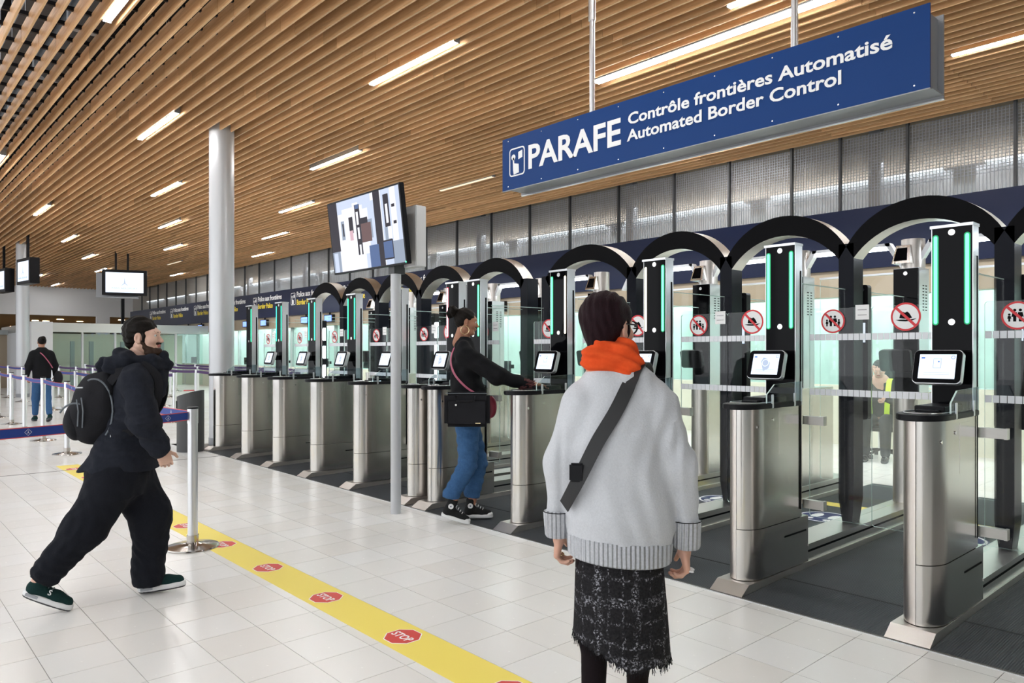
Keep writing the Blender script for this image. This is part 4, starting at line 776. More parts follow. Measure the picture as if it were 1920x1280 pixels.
# ------------------------------------------------ woman in the grey pullover
a_ = math.atan2(.742-(1160-960)/1384*.67, .67+(1160-960)/1384*.742)
t = thing('person', 'person seen from behind in a loose light grey pullover, orange scarf and dark tweed skirt', 'person', (-1.745, 2.10, 0), a_, 'people in the hall')
HM = TM_(-.035, .02, 1.640, -.62, -.06)
hd = xf(HM, head(.004, .10, female=True))
torso = sdf_mesh([('s', [(.95, 0, 0, .14, .10), (1.15, 0, 0, .12, .085), (1.34, 0, 0, .11, .07)], None, None, None, .02), ('c', V(-.07, 0, 1.36), V(.07, 0, 1.36), .04, .04), ('c', V(0, 0, 1.36), V(-.01, 0, 1.56), .05, .05)], .01, .02)
hl = xf(TM_(-.215, .02, .875, 0, .25, .15), hand(.75, side=1)); hr = xf(TM_(.235, .02, .842, 0, .2, -.15), hand(.8, side=-1))
legs = sdf_mesh([('c', V(-.08, 0, .95), V(-.085, -.04, .52), .085, .055), ('c', V(-.085, -.04, .52), V(-.09, -.16, .12), .05, .034), ('c', V(.08, 0, .95), V(.075, .08, .52), .085, .055), ('c', V(.075, .08, .52), V(.07, .16, .12), .05, .034)], .01, .03)
raw('body', ['skin_light', 'tights'], [(*hd, 0), (*torso, 0), (*hl, 0), (*hr, 0), (*legs, 1)], t)
face_bits(t, HM); eyebrows(t, HM, 'hair_dark')
hw = lambda X, Y, Z: .0014*np.sin(X*130+5*np.sin(Z*22)+Y*90)+.0012*np.sin(X*240+Z*30+Y*80)
raw('hair', 'hair_plum', [sdf_mesh([('e', V(0, -.026, .040), (.092, .106, .094), None, .02), ('e', V(0, -.050, -.035), (.054, .054, .082), None, .04), ('e', V(-.02, .05, .098), (.05, .05, .03), None, .02), ('e', V(.066, .022, -.005), (.012, .016, .035), None, .01), ('e', V(-.066, .022, -.005), (.012, .016, .035), None, .01)], .004, .02, hw, sub=[('e', V(0, .12, -.03), (.085, .075, .095), None), ('e', V(.085, -.004, -.01), (.03, .022, .035), None), ('e', V(-.085, -.004, -.01), (.03, .022, .035), None)])], t, HM)
gl = MB()
for s in (-1, 1):
    ring(gl, .026, .021, 0, .004, 0, HM @ Matrix.Translation((s*.032, .105, .008)) @ Matrix.Rotation(PI/2, 4, 'X'), 24); gl.tube([jt(HM, (s*.057, .101, .014)), jt(HM, (s*.078, .06, .014)), jt(HM, (s*.083, -.01, .012)), jt(HM, (s*.082, -.03, -.006))], .003, 6)
gl.tube([jt(HM, (-.008, .106, .012)), jt(HM, (0, .108, .015)), jt(HM, (.008, .106, .012))], .003, 6); go = part('spectacles', gl, 'black_plastic', t, True)
for s in (-1, 1): part('lens', MB().cyl((0,0,0), .021, .001, 20, 0, HM @ Matrix.Translation((s*.032, .104, .008)) @ Matrix.Rotation(PI/2, 4, 'X')), 'lens', go)
# pullover
fold = fadd(wob(.0045, 26, 3, (1, 1, .35)), lambda X, Y, Z: .006*np.sin(X*38+3*np.sin(Z*6))*np.clip((1.35-Z)*1.8, 0, 1)*np.clip(Z-.85, 0, .2)*5, lambda X, Y, Z: .006*np.exp(-((np.abs(X)-.205)/.012)**2)*(Z < 1.30))
sleL = [('c', V(-.145, -.005, 1.355), V(-.200, -.015, 1.14), .070, .066), ('c', V(-.200, -.015, 1.14), V(-.222, .0, .955), .066, .044)]
sleR = [('c', V(.145, -.005, 1.355), V(.210, -.015, 1.14), .070, .070), ('c', V(.210, -.015, 1.14), V(.244, .0, .935), .070, .046)]
sd('pullover', 'wool_grey', [('s', [(.865, .003, 0, .188, .158), (.95, .002, 0, .196, .166), (1.08, 0, 0, .190, .158), (1.22, -.002, 0, .180, .142), (1.32, 0, 0, .172, .120), (1.39, 0, 0, .145, .098), (1.45, 0, 0, .10, .075)], None, None, None, .03), ('c', V(-.122, 0, 1.385), V(.122, 0, 1.385), .060, .060, .05), ('c', V(-.06, -.01, 1.445), V(.06, -.01, 1.445), .056, .056, .05), ('c', V(-.065, -.022, 1.475), V(.02, -.022, 1.475), .050, .050, .04)]+sleL+sleR, t, .007, .035, fold)
hem = MB(); n = 90
def ringpts(z, rx, ry, cx=0, cy=0, k=0): return [(cx+rx*(1+k*math.sin(i*PI))*math.cos(2*PI*i/n), cy+ry*math.sin(2*PI*i/n), z-(.0-.018*math.cos(2*PI*i/n)) if z < .85 else z) for i in range(n)]
st = [(.80, .176, .148), (.806, .186, .158), (.84, .189, .161), (.875, .192, .163), (.885, .185, .157)]; vs = []
for z, rx, ry in st: vs += [((rx+.0022*(i % 2))*math.cos(2*PI*i/n)+.003, (ry+.0022*(i % 2))*math.sin(2*PI*i/n), z+(-.012*math.cos(2*PI*i/n))) for i in range(n)]
hem.add(vs, [[k*n+i, k*n+(i+1)%n, (k+1)*n+(i+1)%n, (k+1)*n+i] for k in range(len(st)-1) for i in range(n)]+[list(range(n))]); part('ribbed_hem', hem, 'wool_rib', t, True)
for s, (c, d_) in ((-1, (V(-.2225, 0, .965), V(-.222, .012, .865))), (1, (V(.243, 0, .945), V(.246, .010, .840)))):
    mb = MB(); m_ = 36; vs = []; A_ = Vector(c); B_ = Vector(d_)
    for q, r in ((0, .046), (.03, .052), (.9, .047), (1, .042)):
        p = A_.lerp(B_, q); vs += [(p.x+(r+.0018*(i % 2))*math.cos(2*PI*i/m_), p.y+(r+.0018*(i % 2))*math.sin(2*PI*i/m_), p.z) for i in range(m_)]
    mb.add(vs, [[k*m_+i, k*m_+(i+1)%m_, (k+1)*m_+(i+1)%m_, (k+1)*m_+i] for k in range(3) for i in range(m_)]+[list(range(m_)), list(range(3*m_, 4*m_))]); cf = part('ribbed_cuff', mb, 'wool_rib', t, True); part('dark_thread', MB().torus(Matrix.Translation(A_+Vector((0,0,-.002))), .0535, .0016, 36, 6), 'black_matte', cf, True)
sc_f = lambda X, Y, Z: .006*np.sin(Z*130+X*22+6*np.sin(Y*14+X*8))+.003*np.sin(Z*60-X*50)
sd('scarf', 'scarf_orange', [('c', V(-.065, -.03, 1.553), V(.015, -.03, 1.55), .045, .045), ('c', V(.015, -.03, 1.55), V(.025, .05, 1.53), .045, .045), ('c', V(-.065, -.03, 1.555), V(-.075, .05, 1.53), .045, .045), ('c', V(-.075, .06, 1.52), V(.025, .06, 1.52), .05, .05), ('c', V(-.085, -.035, 1.515), V(.035, -.035, 1.505), .048, .048), ('c', V(.035, -.03, 1.500), V(.045, .05, 1.48), .042, .038)], t, .005, .03, sc_f)
strap('shoulder_strap', [(.11, .09, 1.46), (.095, .03, 1.508), (.070, -.045, 1.500), (.035, -.095, 1.43), (-.01, -.128, 1.34), (-.07, -.150, 1.24), (-.115, -.162, 1.15), (-.15, -.150, 1.08), (-.19, -.09, 1.0)], .050, .004, 'strap_black', t, lambda p: Vector((p.x*.9, -.35 if p.z < 1.47 else .0, .9 if p.z > 1.44 else .1)))
part('strap_buckle', MB().box(-.168, -.118, -.172, -.150, 1.10, 1.165), 'black_plastic', t, False, .006)
# skirt
sk_cut = lambda X, Y, Z: .004*np.sin(X*300+Z*60)*np.clip((.52-Z)*30, 0, 1)+.004*np.sin(X*30+Y*30)*np.clip((.9-Z)*2, 0, 1)
tw = MB(); n = 120; vs = []; fs = []; zs = np.linspace(.86, .478, 16); rr_ = np.random.default_rng(2)
jag = rr_.uniform(-.012, .006, n)
for lay in (0, 1):
    for k, z in enumerate(zs):
        q = (.86-z)/.382; rx = .155+.022*q-lay*.006; ry = .128+.036*q-lay*.006
        for i in range(n):
            a = 2*PI*i/n; zz = z
            if q > .6: zz = z+(-.030*math.cos(a)+.02*max(0, -math.cos(a)) - .022*math.exp(-((a-4.9)/.3)**2))*(q-.6)/.4+(jag[i] if k == 15 else 0)
            f_ = 1+.012*math.sin(a*7)*q; vs.append((rx*f_*math.cos(a)+.012*q, ry*f_*math.sin(a), zz))
N = 16*n; fs = [[k*n+i, k*n+(i+1)%n, (k+1)*n+(i+1)%n, (k+1)*n+i] for k in range(15) for i in range(n)]; fs += [[N+q for q in f[::-1]] for f in fs]+[[15*n+i, 15*n+(i+1)%n, N+15*n+(i+1)%n, N+15*n+i] for i in range(n)]; tw.add(vs, fs); sk = part('skirt', tw, 'tweed', t, True)
mb = MB()
for i in range(260):
    a = 2*PI*i/260; j = int(i/260*120) % 120; x, y, z = vs[15*n+j]; l_ = rr_.uniform(.008, .024); mb.tube([(x, y, z+.004), (x+rr_.uniform(-.006, .006), y+rr_.uniform(-.006, .006), z-l_)], .0012, 4)
part('fringe', mb, 'knit_black', sk, kind='stuff')
for x, y in ((-.09, -.26), (.07, .10)): shoe_obj(t, TM_(x, y, 0), 'black_plastic', 'sole_dark', .26)
mb = MB().torus(TM_(.262, .03, .760, 0, 0, .3), .0105, .0035, 20, 8).torus(TM_(.258, .012, .757, 0, 0, .3), .0105, .0035, 20, 8); part('rings', mb, 'white_plastic', t, True)
part('gold_ring', MB().torus(TM_(-.212, .035, .795, 0, .3, .3), .0105, .0025, 20, 8), 'gold', t, True)
# ------------------------------------------------ man with the backpack
t = thing('person', 'person walking with a dark rucksack, dark hooded jacket, beard and green trainers', 'person', (-5.08, 1.22, 0), math.atan2(-.376, .926), 'people in the hall')
HM = TM_(-.0, .19, 1.645, -.25, .0)
hd = xf(HM, head(.004, .13)); tor = sdf_mesh([('s', [(.85, 0, .09, .15, .11), (1.2, 0, .12, .16, .11), (1.40, 0, .15, .14, .07)], None, None, None, .02), ('c', V(0, .15, 1.42), V(0, .165, 1.56), .06, .055)], .012, .03)
hr = xf(TM_(.215, .31, .955, .3, .35, 0), hand(.9, side=-1)); hl = xf(TM_(-.25, -.02, .90, 0, -.2, 0), hand(.8, side=1))
lg = sdf_mesh([('c', V(.1, .06, .9), V(.1, -.11, .50), .08, .055), ('c', V(.1, -.11, .5), V(.1, -.36, .20), .055, .04), ('c', V(-.1, .06, .9), V(-.1, .22, .5), .08, .055), ('c', V(-.1, .22, .5), V(-.1, .21, .12), .055, .04)], .012, .03)
raw('body', 'skin_pale', [hd, tor, hr, hl, lg], t); face_bits(t, HM); eyebrows(t, HM, 'hair_dark')
hw2 = lambda X, Y, Z: .002*np.sin(X*150+Y*90)+.002*np.sin(Z*170+X*60)
raw('hair', 'hair_dark', [sdf_mesh([('e', V(0, -.026, .044), (.084, .102, .090), None, .02), ('e', V(0, -.06, -.015), (.068, .055, .07), None, .03), ('e', V(.068, .022, -.0), (.012, .014, .035), None, .01), ('e', V(-.068, .022, -.0), (.012, .014, .035), None, .01)], .004, .02, hw2, sub=[('e', V(0, .125, -.01), (.085, .075, .085), None), ('e', V(.085, -.004, -.01), (.03, .022, .035), None), ('e', V(-.085, -.004, -.01), (.03, .022, .035), None)])], t, HM)
raw('beard', 'beard', [sdf_mesh([('c', V(s*.058, .012, -.035), V(s*.045, .045, -.085), .016, .022, .02) for s in (-1, 1)]+[('c', V(-.04, .055, -.095), V(.04, .055, -.095), .030, .030, .02), ('c', V(-.022, .088, -.040), V(.022, .088, -.040), .0075, .0075, .01), ('e', V(0, .078, -.10), (.042, .034, .034), None, .02)], .004, .02, hw2, sub=[('e', V(0, .098, -.056), (.020, .02, .011), None)])], t, HM)
wr = fadd(wob(.006, 22, 5), wob(.004, 48, 6, (.5, .5, 1.2)))
arm = fadd(wr, lambda X, Y, Z: .007*np.sin(Z*75+X*20+Y*30)*np.exp(-((Z-1.08)/.14)**2)*(np.abs(X) > .17))
sd('jacket', 'jacket_black', [('s', [(.825, 0, .055, .215, .225), (.95, 0, .08, .205, .185), (1.1, 0, .11, .20, .155), (1.28, 0, .14, .205, .145), (1.40, 0, .16, .18, .125), (1.47, 0, .18, .12, .10)], None, None, None, .03), ('c', V(-.15, .155, 1.41), V(.15, .155, 1.41), .07, .07), ('c', V(.18, .16, 1.38), V(.25, .22, 1.13), .085, .088), ('c', V(.25, .22, 1.13), V(.225, .30, .975), .084, .066), ('c', V(-.19, .15, 1.38), V(-.27, .05, 1.12), .08, .075), ('c', V(-.27, .05, 1.12), V(-.26, -.02, .95), .072, .055)], t, .0085, .035, arm)
sd('hood', 'jacket_black', [('c', V(-.10, .10, 1.50), V(.10, .10, 1.50), .060, .060), ('c', V(-.09, .03, 1.47), V(.09, .03, 1.47), .058, .058), ('c', V(0, -.03, 1.46), V(0, -.03, 1.44), .055, .045), ('c', V(.10, .10, 1.50), V(.085, .25, 1.47), .05, .045), ('c', V(-.10, .10, 1.50), V(-.085, .25, 1.47), .05, .045), ('c', V(.085, .25, 1.50), V(.02, .31, 1.47), .038, .04), ('c', V(-.085, .25, 1.50), V(-.02, .31, 1.47), .038, .04), ('c', V(-.06, .06, 1.545), V(.06, .06, 1.545), .035, .035)], t, .007, .03, fadd(wob(.007, 40, 8), lambda X, Y, Z: .005*np.sin(Z*95+Y*40)))
sd('collar', 'jacket_black', [('c', V(.05, .27, 1.40), V(.03, .30, 1.53), .045, .03), ('c', V(-.05, .27, 1.40), V(-.03, .30, 1.53), .045, .03), ('c', V(0, .27, 1.3), V(0, .30, 1.48), .05, .04)], t, .007, .03, wob(.004, 40, 9))
tf = fadd(wob(.007, 15, 11), wob(.004, 34, 14), lambda X, Y, Z: .004*np.sin(Z*85+Y*60+3*np.sin(X*30))*np.exp(-((Z-.25)/.12)**2))
sd('trousers', 'jeans_black', [('s', [(.68, 0, .05, .185, .15), (.80, 0, .055, .195, .18), (.88, 0, .06, .19, .18), (.95, 0, .06, .17, .14)], None, None, None, .05), ('c', V(.095, .03, .76), V(.10, -.11, .50), .148, .118), ('c', V(.10, -.11, .50), V(.10, -.315, .24), .118, .088), ('c', V(-.095, .09, .76), V(-.10, .215, .50), .145, .116), ('c', V(-.10, .215, .50), V(-.10, .205, .11), .114, .100)], t, .009, .06, tf, cuts=[('h', V(0, .75, 1), V(.1, -.325, .185)), ('h', V(0, 0, 1), V(0, 0, .055))])
M1 = TM_(.10, -.445, .128, 0, -.46); M2 = TM_(-.10, .145, .012, 0, .07)
for M in (M1, M2):
    so = shoe_obj(t, M, 'suede_green', 'rubber_white', .285, tread='sole_dark'); mb = MB()
    for x in (.047, -.047): mb.box(x-.003, x+.003, .02, .09, .014, .030, 0, M)
    part('heel_cushion', mb, 'sole_grey', so); mb = MB(); text_mb(mb, 'S', .045, 0, M @ Matrix.Translation((.040, .125, .055)) @ Matrix.Rotation(PI/2, 4, 'Z') @ RX90, depth=.004); part('side_mark', mb, 'rubber_white', so)
# rucksack
t2 = thing('rucksack', 'large black rucksack with grey zips worn by the walking man', 'rucksack', (-5.08, 1.22, 0), math.atan2(-.376, .926))
sd('pack_body', 'pack_black', [('e', V(0, -.06, 1.21), (.175, .145, .21), None, .03), ('e', V(0, -.085, 1.14), (.165, .155, .155), None, .03), ('e', V(0, -.01, 1.25), (.165, .09, .20), None, .03)], t2, .008, .04, fadd(wob(.004, 24, 12), lambda X, Y, Z: .002*np.sin(Z*45+Y*20)))
sd('front_pocket', 'pack_black', [('e', V(0, -.180, 1.12), (.138, .072, .112), None, .03)], t2, .007, .02, wob(.003, 30, 13))
zp = lambda name, pts, r=.0055: part(name, MB().tube(pts, r, 7), 'zip_grey', t2, True)
cs = lambda a, z, s=1: None
mb = MB()
def arcp(x, cy, cz, ry, rz, a0, a1, bul=0): return [(x, cy+ry*math.cos(a0+(a1-a0)*i/16), cz+rz*math.sin(a0+(a1-a0)*i/16)) for i in range(17)]
zp('zip_line', [(.168-.0*abs(p[2]-1.2), p[1], p[2]) for p in arcp(.168, -.06, 1.20, .10, .19, 1.9, -.9)]); zp('zip_line', arcp(.140, -.165, 1.13, .090, .115, 2.6, .1)); zp('zip_line', [(.172, -.125, 1.28), (.176, -.115, 1.2), (.172, -.12, 1.10)], .004); zp('zip_line', [(.170, -.15, 1.27), (.174, -.14, 1.2), (.170, -.145, 1.11)], .004)
part('grab_loop', MB().tube([(.03, .02, 1.42), (.03, -.03, 1.455), (-.03, -.03, 1.455), (-.03, .02, 1.42)], .009, 8), 'pack_black', t2, True)
part('zip_pull', MB().box(.176, .182, .028, .036, 1.04, 1.09), 'aluminium', t2); part('white_tag', MB().box(.172, .180, .085, .115, 1.09, 1.125), 'rubber_white', t2); part('strap_tail', MB().box(.165, .173, .088, .108, 1.12, 1.30), 'zip_grey', t2); part('logo_patch', MB().box(.120, .132, -.265, -.235, 1.215, 1.225).box(.145, .160, -.16, -.12, 1.335, 1.343), 'aluminium', t2)
strap('pack_strap', [(.12, .02, 1.36), (.135, .10, 1.46), (.14, .20, 1.47), (.15, .285, 1.38), (.18, .27, 1.22), (.20, .16, 1.08), (.17, .03, 1.06)], .05, .012, 'pack_black', t2, lambda p: Vector((.4, p.y-.14, p.z-1.25))); strap('pack_strap', [(-.12, .02, 1.36), (-.135, .10, 1.46), (-.14, .20, 1.47), (-.15, .285, 1.38), (-.18, .27, 1.22), (-.20, .16, 1.08), (-.17, .03, 1.06)], .05, .012, 'pack_black', t2, lambda p: Vector((-.4, p.y-.14, p.z-1.25)))
# ------------------------------------------------ young woman at the counter
hd_rz = math.atan2(-.67, .742)
t = thing('person', 'person in black pullover and blue jeans, hair in a bun, reaching to the gate counter', 'person', (-5.27, 4.22, 0), hd_rz, 'people in the hall')
HM = TM_(.0, -.015, 1.825, .12, -.16)
hd = xf(HM, head(.0038, .15, female=True)); tor = sdf_mesh([('s', [(.95, 0, 0, .15, .10), (1.2, 0, -.02, .12, .09), (1.52, 0, -.04, .15, .085)], None, None, None, .02), ('c', V(-.12, -.03, 1.56), V(.12, -.03, 1.56), .05, .05), ('c', V(0, -.04, 1.56), V(0, -.03, 1.70), .055, .048)], .012, .03)
hr = xf(Matrix.Translation((.088, .575, 1.262)) @ Matrix.Rotation(1.50, 4, 'X') @ Matrix.Rotation(PI/2, 4, 'Z'), hand(.22, side=-1, vox=.003)); fo = sdf_mesh([('c', V(.16, .0, 1.52), V(.17, .28, 1.33), .045, .04), ('c', V(.17, .28, 1.33), V(.08, .60, 1.252), .04, .027), ('c', V(-.16, -.03, 1.52), V(-.18, .0, 1.27), .045, .04), ('c', V(-.18, .0, 1.27), V(-.16, .12, 1.07), .04, .028)], .01, .02)
hl = xf(TM_(-.16, .13, 1.05, 0, .3, 0), hand(.5, side=1))
lg = sdf_mesh([('c', V(.09, 0, .92), V(.09, .0, .53), .08, .055), ('c', V(.09, .0, .53), V(.09, -.16, .14), .05, .036), ('c', V(-.09, 0, .92), V(-.09, .09, .53), .08, .055), ('c', V(-.09, .09, .53), V(-.09, .02, .10), .05, .036)], .01, .03)
raw('body', 'skin_brown', [hd, tor, hr, fo, hl, lg], t); face_bits(t, HM, 'lip_brown'); eyebrows(t, HM, 'hair_dark')
hw3 = lambda X, Y, Z: .0015*np.sin(X*190+Z*120)+.0015*np.sin(Z*160+Y*60)
raw('hair', 'hair_dark', [sdf_mesh([('e', V(0, -.022, .040), (.080, .099, .089), None, .015), ('e', V(0, -.05, -.005), (.068, .055, .06), None, .03)], .004, .02, hw3, sub=[('e', V(0, .125, -.015), (.10, .085, .085), None), ('e', V(.085, -.0, -.012), (.03, .026, .038), None), ('e', V(-.085, -.0, -.012), (.03, .026, .038), None)])], t, HM)
raw('hair_bun', 'hair_dark', [sdf_mesh([('e', V(0, -.135, .075), (.052, .050, .048), None, .02), ('e', V(0, -.165, .05), (.035, .03, .04), None, .02), ('e', V(.02, -.15, .095), (.03, .03, .025), None, .02)], .004, .02, lambda X, Y, Z: .004*np.sin(X*110+Y*90)+.003*np.sin(Z*120-Y*60))], t, HM)
part('hoop_earring', MB().torus(HM @ TM_(.092, -.008, -.078, 0, 0, PI/2), .037, .0035, 36, 8), 'gold', t, True); part('hoop_earring', MB().torus(HM @ TM_(-.092, -.008, -.078, 0, 0, PI/2), .037, .0035, 36, 8), 'gold', t, True)
kf = fadd(wob(.006, 24, 21), lambda X, Y, Z: .006*np.sin(Z*70+Y*45)*np.exp(-((Y-.2)/.15)**2))
sd('pullover', 'knit_black', [('s', [(1.10, 0, .01, .175, .15), (1.16, 0, .0, .185, .16), (1.35, 0, -.02, .175, .14), (1.50, 0, -.03, .17, .115), (1.60, 0, -.035, .125, .09), (1.655, 0, -.038, .078, .072), (1.685, 0, -.038, .064, .062)], None, None, None, .03), ('c', V(-.115, -.035, 1.60), V(.115, -.035, 1.60), .060, .060), ('c', V(.15, -.02, 1.53), V(.18, .27, 1.345), .085, .078), ('c', V(.18, .27, 1.345), V(.10, .52, 1.262), .078, .052), ('c', V(-.15, -.03, 1.53), V(-.19, .0, 1.26), .08, .07), ('c', V(-.19, .0, 1.26), V(-.16, .12, 1.10), .07, .05)], t, .0085, .035, kf)
sd('lace_cuff', 'lace_brown', [('c', V(.105, .50, 1.265), V(.088, .575, 1.25), .056, .046), ('c', V(.10, .53, 1.235), V(.09, .56, 1.225), .04, .035)], t, .005, .02, wob(.007, 110, 22))
sd('jeans', 'denim', [('s', [(.88, 0, .0, .165, .13), (.98, 0, .0, .165, .13), (1.10, 0, 0, .14, .11)], None, None, None, .04), ('c', V(.085, .0, .88), V(.09, .0, .53), .108, .082), ('c', V(.09, .0, .53), V(.09, -.15, .26), .08, .078), ('c', V(-.085, .0, .88), V(-.09, .09, .53), .105, .08), ('c', V(-.09, .09, .53), V(-.09, .03, .25), .08, .078)], t, .008, .03, fadd(wob(.004, 30, 23), lambda X, Y, Z: .004*np.sin(Z*75+Y*30+X*12)), cuts=[('h', V(0, .15, 1), V(0, -.0, .215))])
Ma = TM_(.09, -.24, .078, 0, -.30); Mb = TM_(-.09, -.045, .022, 0, 0)
for M in (Ma, Mb):
    so = shoe_obj(t, M, 'canvas_black', 'rubber_white', .27, high=True); raw('toe_cap', 'rubber_white', [sdf_mesh([('e', V(0, .232, .032), (.038, .036, .026), None, .01)], .004, .01)], so, M)
    for s in (1, -1): mb = MB(); Q = M @ Matrix.Translation((s*.044, .062, .115)) @ Matrix.Rotation(s*PI/2, 4, 'Y'); mb.prism(circ(.024, 20), 0, .003, 0, Q); mb.prism([( (.011 if i % 2 else .0045)*math.cos(PI*i/5), (.011 if i % 2 else .0045)*math.sin(PI*i/5)) for i in range(10)], .003, .004, 1, Q); part('ankle_patch', mb, ['rubber_white', 'carpet_blue'], so)
strap('pink_strap', [(-.06, -.04, 1.63), (.03, -.115, 1.60), (.09, -.15, 1.48), (.165, -.115, 1.36), (.198, -.03, 1.26), (.205, .05, 1.20), (.20, .14, 1.15)], .018, .004, 'strap_pink', t, lambda p: Vector((p.x+.02, p.y+.05, .05)))
t2 = thing('shoulder_bag', 'black rectangular bag hanging at the hip of the young woman', 'bag', (-5.27, 4.22, 0), hd_rz)
part('bag_body', MB().box(.195, .285, -.195, .205, .895, 1.20), 'pack_black', t2, True, .03); part('bag_pocket', MB().box(.285, .300, -.165, .175, .915, 1.13), 'pack_black', t2, True, .014); part('handle', MB().tube([(.305, -.09, 1.17), (.312, -.085, 1.125), (.312, .075, 1.125), (.305, .08, 1.17)], .008, 8), 'pack_black', t2, True)
part('metal_badge', MB().box(.300, .3035, .08, .125, .925, .934), 'gold', t2); part('clasp', MB().cyl((0,0,0), .009, .004, 12, 0, Matrix.Translation((.300, -.09, 1.09)) @ Matrix.Rotation(PI/2, 4, 'Y')), 'rubber_white', t2); part('bag_zip', MB().tube([(.29, -.18, 1.19), (.292, .19, 1.19)], .004, 6), 'zip_grey', t2)
t3 = thing('small_bag', 'small round dark red bag on the far side of the young woman', 'bag', (-5.27, 4.22, 0), hd_rz); sd('pouch', 'bag_red', [('e', V(.13, .21, 1.06), (.05, .055, .10), None, .02)], t3, .007, .02)
# ------------------------------------------------ far walker and seated officer
def walker(loc, rz, label, hair='hair_dark'):
    t = thing('person', label, 'person', loc, rz, 'people in the hall'); HM = TM_(0, .02, 1.78, 0, 0); hd = xf(HM, head(.007, .14, female=True))
    raw('body', 'skin_brown', [hd, xf(TM_(-.27, .05, 1.0, 0, .2, 0), hand(.5, vox=.005)), xf(TM_(.27, .05, 1.0, 0, .2, 0), hand(.5, side=-1, vox=.005)), sdf_mesh([('c', V(0, 0, 1.55), V(0, 0, 1.68), .055, .05), ('c', V(0, 0, 1.0), V(0, 0, 1.5), .12, .13), ('c', V(.09, 0, .9), V(.09, -.06, .52), .06, .045), ('c', V(.09, -.06, .52), V(.09, -.25, .13), .045, .035), ('c', V(-.09, 0, .9), V(-.09, .12, .52), .06, .045), ('c', V(-.09, .12, .52), V(-.09, .16, .1), .045, .035)], .014, .03)], t)
    raw('hair', hair, [sdf_mesh([('e', V(0, -.03, .03), (.085, .10, .095), None, .02), ('e', V(0, -.12, .08), (.05, .05, .05), None, .02)], .007, .02, sub=[('e', V(0, .12, -.02), (.085, .07, .09), None)])], t, HM)
    sd('pullover', 'knit_black', [('s', [(.97, 0, 0, .18, .15), (1.45, 0, 0, .195, .15), (1.58, 0, 0, .15, .12), (1.66, 0, 0, .075, .075)], None, None, None, .03), ('c', V(-.15, 0, 1.53), V(.15, 0, 1.53), .065, .065), ('c', V(.18, 0, 1.5), V(.26, 0, 1.25), .075, .068), ('c', V(.26, 0, 1.25), V(.27, .04, 1.04), .065, .045), ('c', V(-.18, 0, 1.5), V(-.26, 0, 1.25), .075, .068), ('c', V(-.26, 0, 1.25), V(-.27, .04, 1.04), .065, .045)], t, .013, .04)
    sd('jeans', 'denim', [('s', [(.85, 0, 0, .165, .12), (1.08, 0, 0, .155, .115)], None, None, None, .04), ('c', V(.09, 0, .88), V(.09, -.06, .52), .10, .08), ('c', V(.09, -.06, .52), V(.09, -.22, .20), .078, .06), ('c', V(-.09, 0, .88), V(-.09, .12, .52), .10, .08), ('c', V(-.09, .12, .52), V(-.09, .16, .18), .078, .06)], t, .013, .04)
    for x, y, rx in ((.09, -.33, -.3), (-.09, .1, 0)): shoe_obj(t, TM_(x, y, .07 if rx else .01, 0, rx), 'suede_green', 'sole_dark', .26)
    strap('pink_strap', [(-.12, -.02, 1.60), (-.03, -.15, 1.50), (.08, -.16, 1.35), (.17, -.15, 1.2)], .02, .006, 'strap_pink', t, lambda p: Vector((0, -1, 0)), 16); return t
walker((-19.3, 3.26, 0), math.atan2(.742-(-.64)*.67, .67-.64*.742)+.25, 'distant person in a black pullover and jeans walking away between the queue barriers')
b2 = thing('handbag', 'small dark bag at the side of the distant walking person', 'bag', (-19.3, 3.26, 0), math.atan2(.742+.64*.67, .67-.64*.742)+.25); sd('bag_body', 'pack_black', [('e', V(.31, -.05, .97), (.09, .10, .16), None, .02)], b2, .012, .02)
t = thing('person', 'seated person with yellow hi-vis stripes seen through the glass doors', 'person', (-4.45, 11.35, 0), PI+.25, 'people in the hall'); HM = TM_(0, .12, 1.30, 0, -.45)
raw('body', 'skin_pale', [xf(HM, head(.006, .12)), xf(TM_(.08, .30, 1.24, 0, 2.6, 0), hand(.8, side=-1, vox=.004)), xf(TM_(-.1, .42, .90, 0, 1.2, 0), hand(.6, side=1, vox=.004)), sdf_mesh([('c', V(0, 0, .6), V(0, .03, 1.1), .14, .14), ('c', V(0, .03, 1.1), V(0, .08, 1.2), .06, .055), ('c', V(.1, .05, .55), V(.12, .5, .55), .07, .06), ('c', V(-.1, .05, .55), V(-.12, .5, .55), .07, .06), ('c', V(.12, .5, .55), V(.12, .5, .1), .055, .04), ('c', V(-.12, .5, .55), V(-.12, .5, .1), .055, .04)], .013, .03)], t); face_bits(t, HM)
raw('hair', 'hair_dark', [sdf_mesh([('e', V(0, -.026, .044), (.082, .10, .088), None, .02)], .006, .02, hw2, sub=[('e', V(0, .125, -.01), (.085, .075, .085), None)])], t, HM)
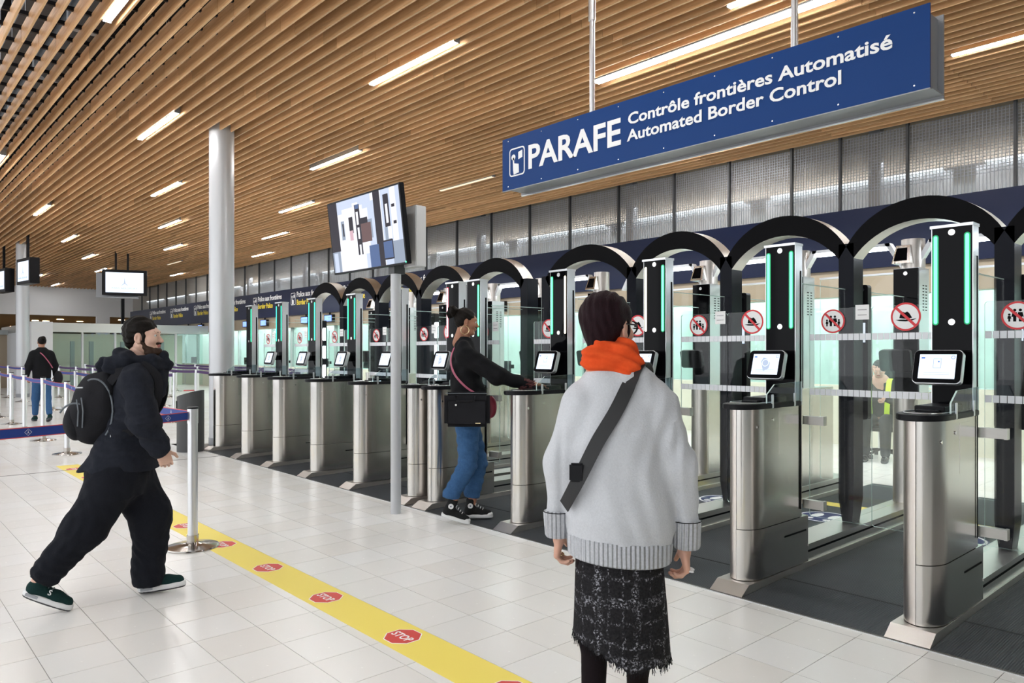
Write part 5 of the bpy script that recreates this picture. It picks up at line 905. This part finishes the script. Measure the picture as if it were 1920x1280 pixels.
sd('jacket', 'navy_cloth', [('s', [(.60, 0, 0, .20, .16), (.9, 0, .02, .20, .15), (1.10, 0, .04, .18, .12)], None, None, None, .04), ('c', V(-.15, .05, 1.08), V(.15, .05, 1.08), .07, .07), ('c', V(.19, .05, 1.06), V(.27, .28, .86), .07, .06), ('c', V(.27, .28, .86), V(.11, .31, 1.17), .06, .045), ('c', V(-.19, .05, 1.06), V(-.28, .18, .82), .07, .06), ('c', V(-.28, .18, .82), V(-.13, .40, .88), .06, .045)], t, .011, .04, wob(.005, 30, 31))
sd('trousers', 'navy_cloth', [('c', V(.1, .02, .56), V(.13, .5, .56), .10, .085), ('c', V(-.1, .02, .56), V(-.13, .5, .56), .10, .085), ('c', V(.13, .5, .56), V(.13, .52, .12), .08, .065), ('c', V(-.13, .5, .56), V(-.13, .52, .12), .08, .065)], t, .012, .04)
for s in (-1, 1): strap('reflective_band', [(s*.15, -.12, 1.05), (s*.14, .06, 1.16), (s*.13, .17, 1.05), (s*.12, .20, .85), (s*.11, .19, .65)], .07, .006, 'hi_vis', t, lambda p: Vector((0, p.y-.02, p.z-.9+.2)), 20); shoe_obj(t, TM_(s*.13, .44, 0), 'black_plastic', 'sole_dark', .28)
strap('reflective_band', [(.30, .10, .80), (.34, .22, .86), (.30, .30, .92)], .08, .006, 'hi_vis', t, lambda p: Vector((1, .3, .2)), 12)
c = thing('office_chair', 'dark swivel chair under the seated person', 'chair', (-4.45, 11.35, 0), PI+.25)
part('seat', MB().box(-.24, .24, -.2, .28, .40, .465), 'black_plastic', c, False, .02); part('backrest', MB().box(-.22, .22, -.30, -.24, .55, 1.0), 'black_plastic', c, False, .02); part('gas_lift', MB().cyl((0,0,.1), .03, .32, 16), 'chrome', c, True); part('back_bar', MB().box(-.03, .03, -.26, -.18, .42, .6), 'black_plastic', c)
for i in range(5): a = 2*PI*i/5; part('castor_leg', MB().tube([(0,0,.12), (.28*math.cos(a), .28*math.sin(a), .08)], .02, 8), 'black_plastic', c, True); part('castor', MB().cyl((.28*math.cos(a), .28*math.sin(a), .0), .028, .06, 12), 'black_plastic', c, True)
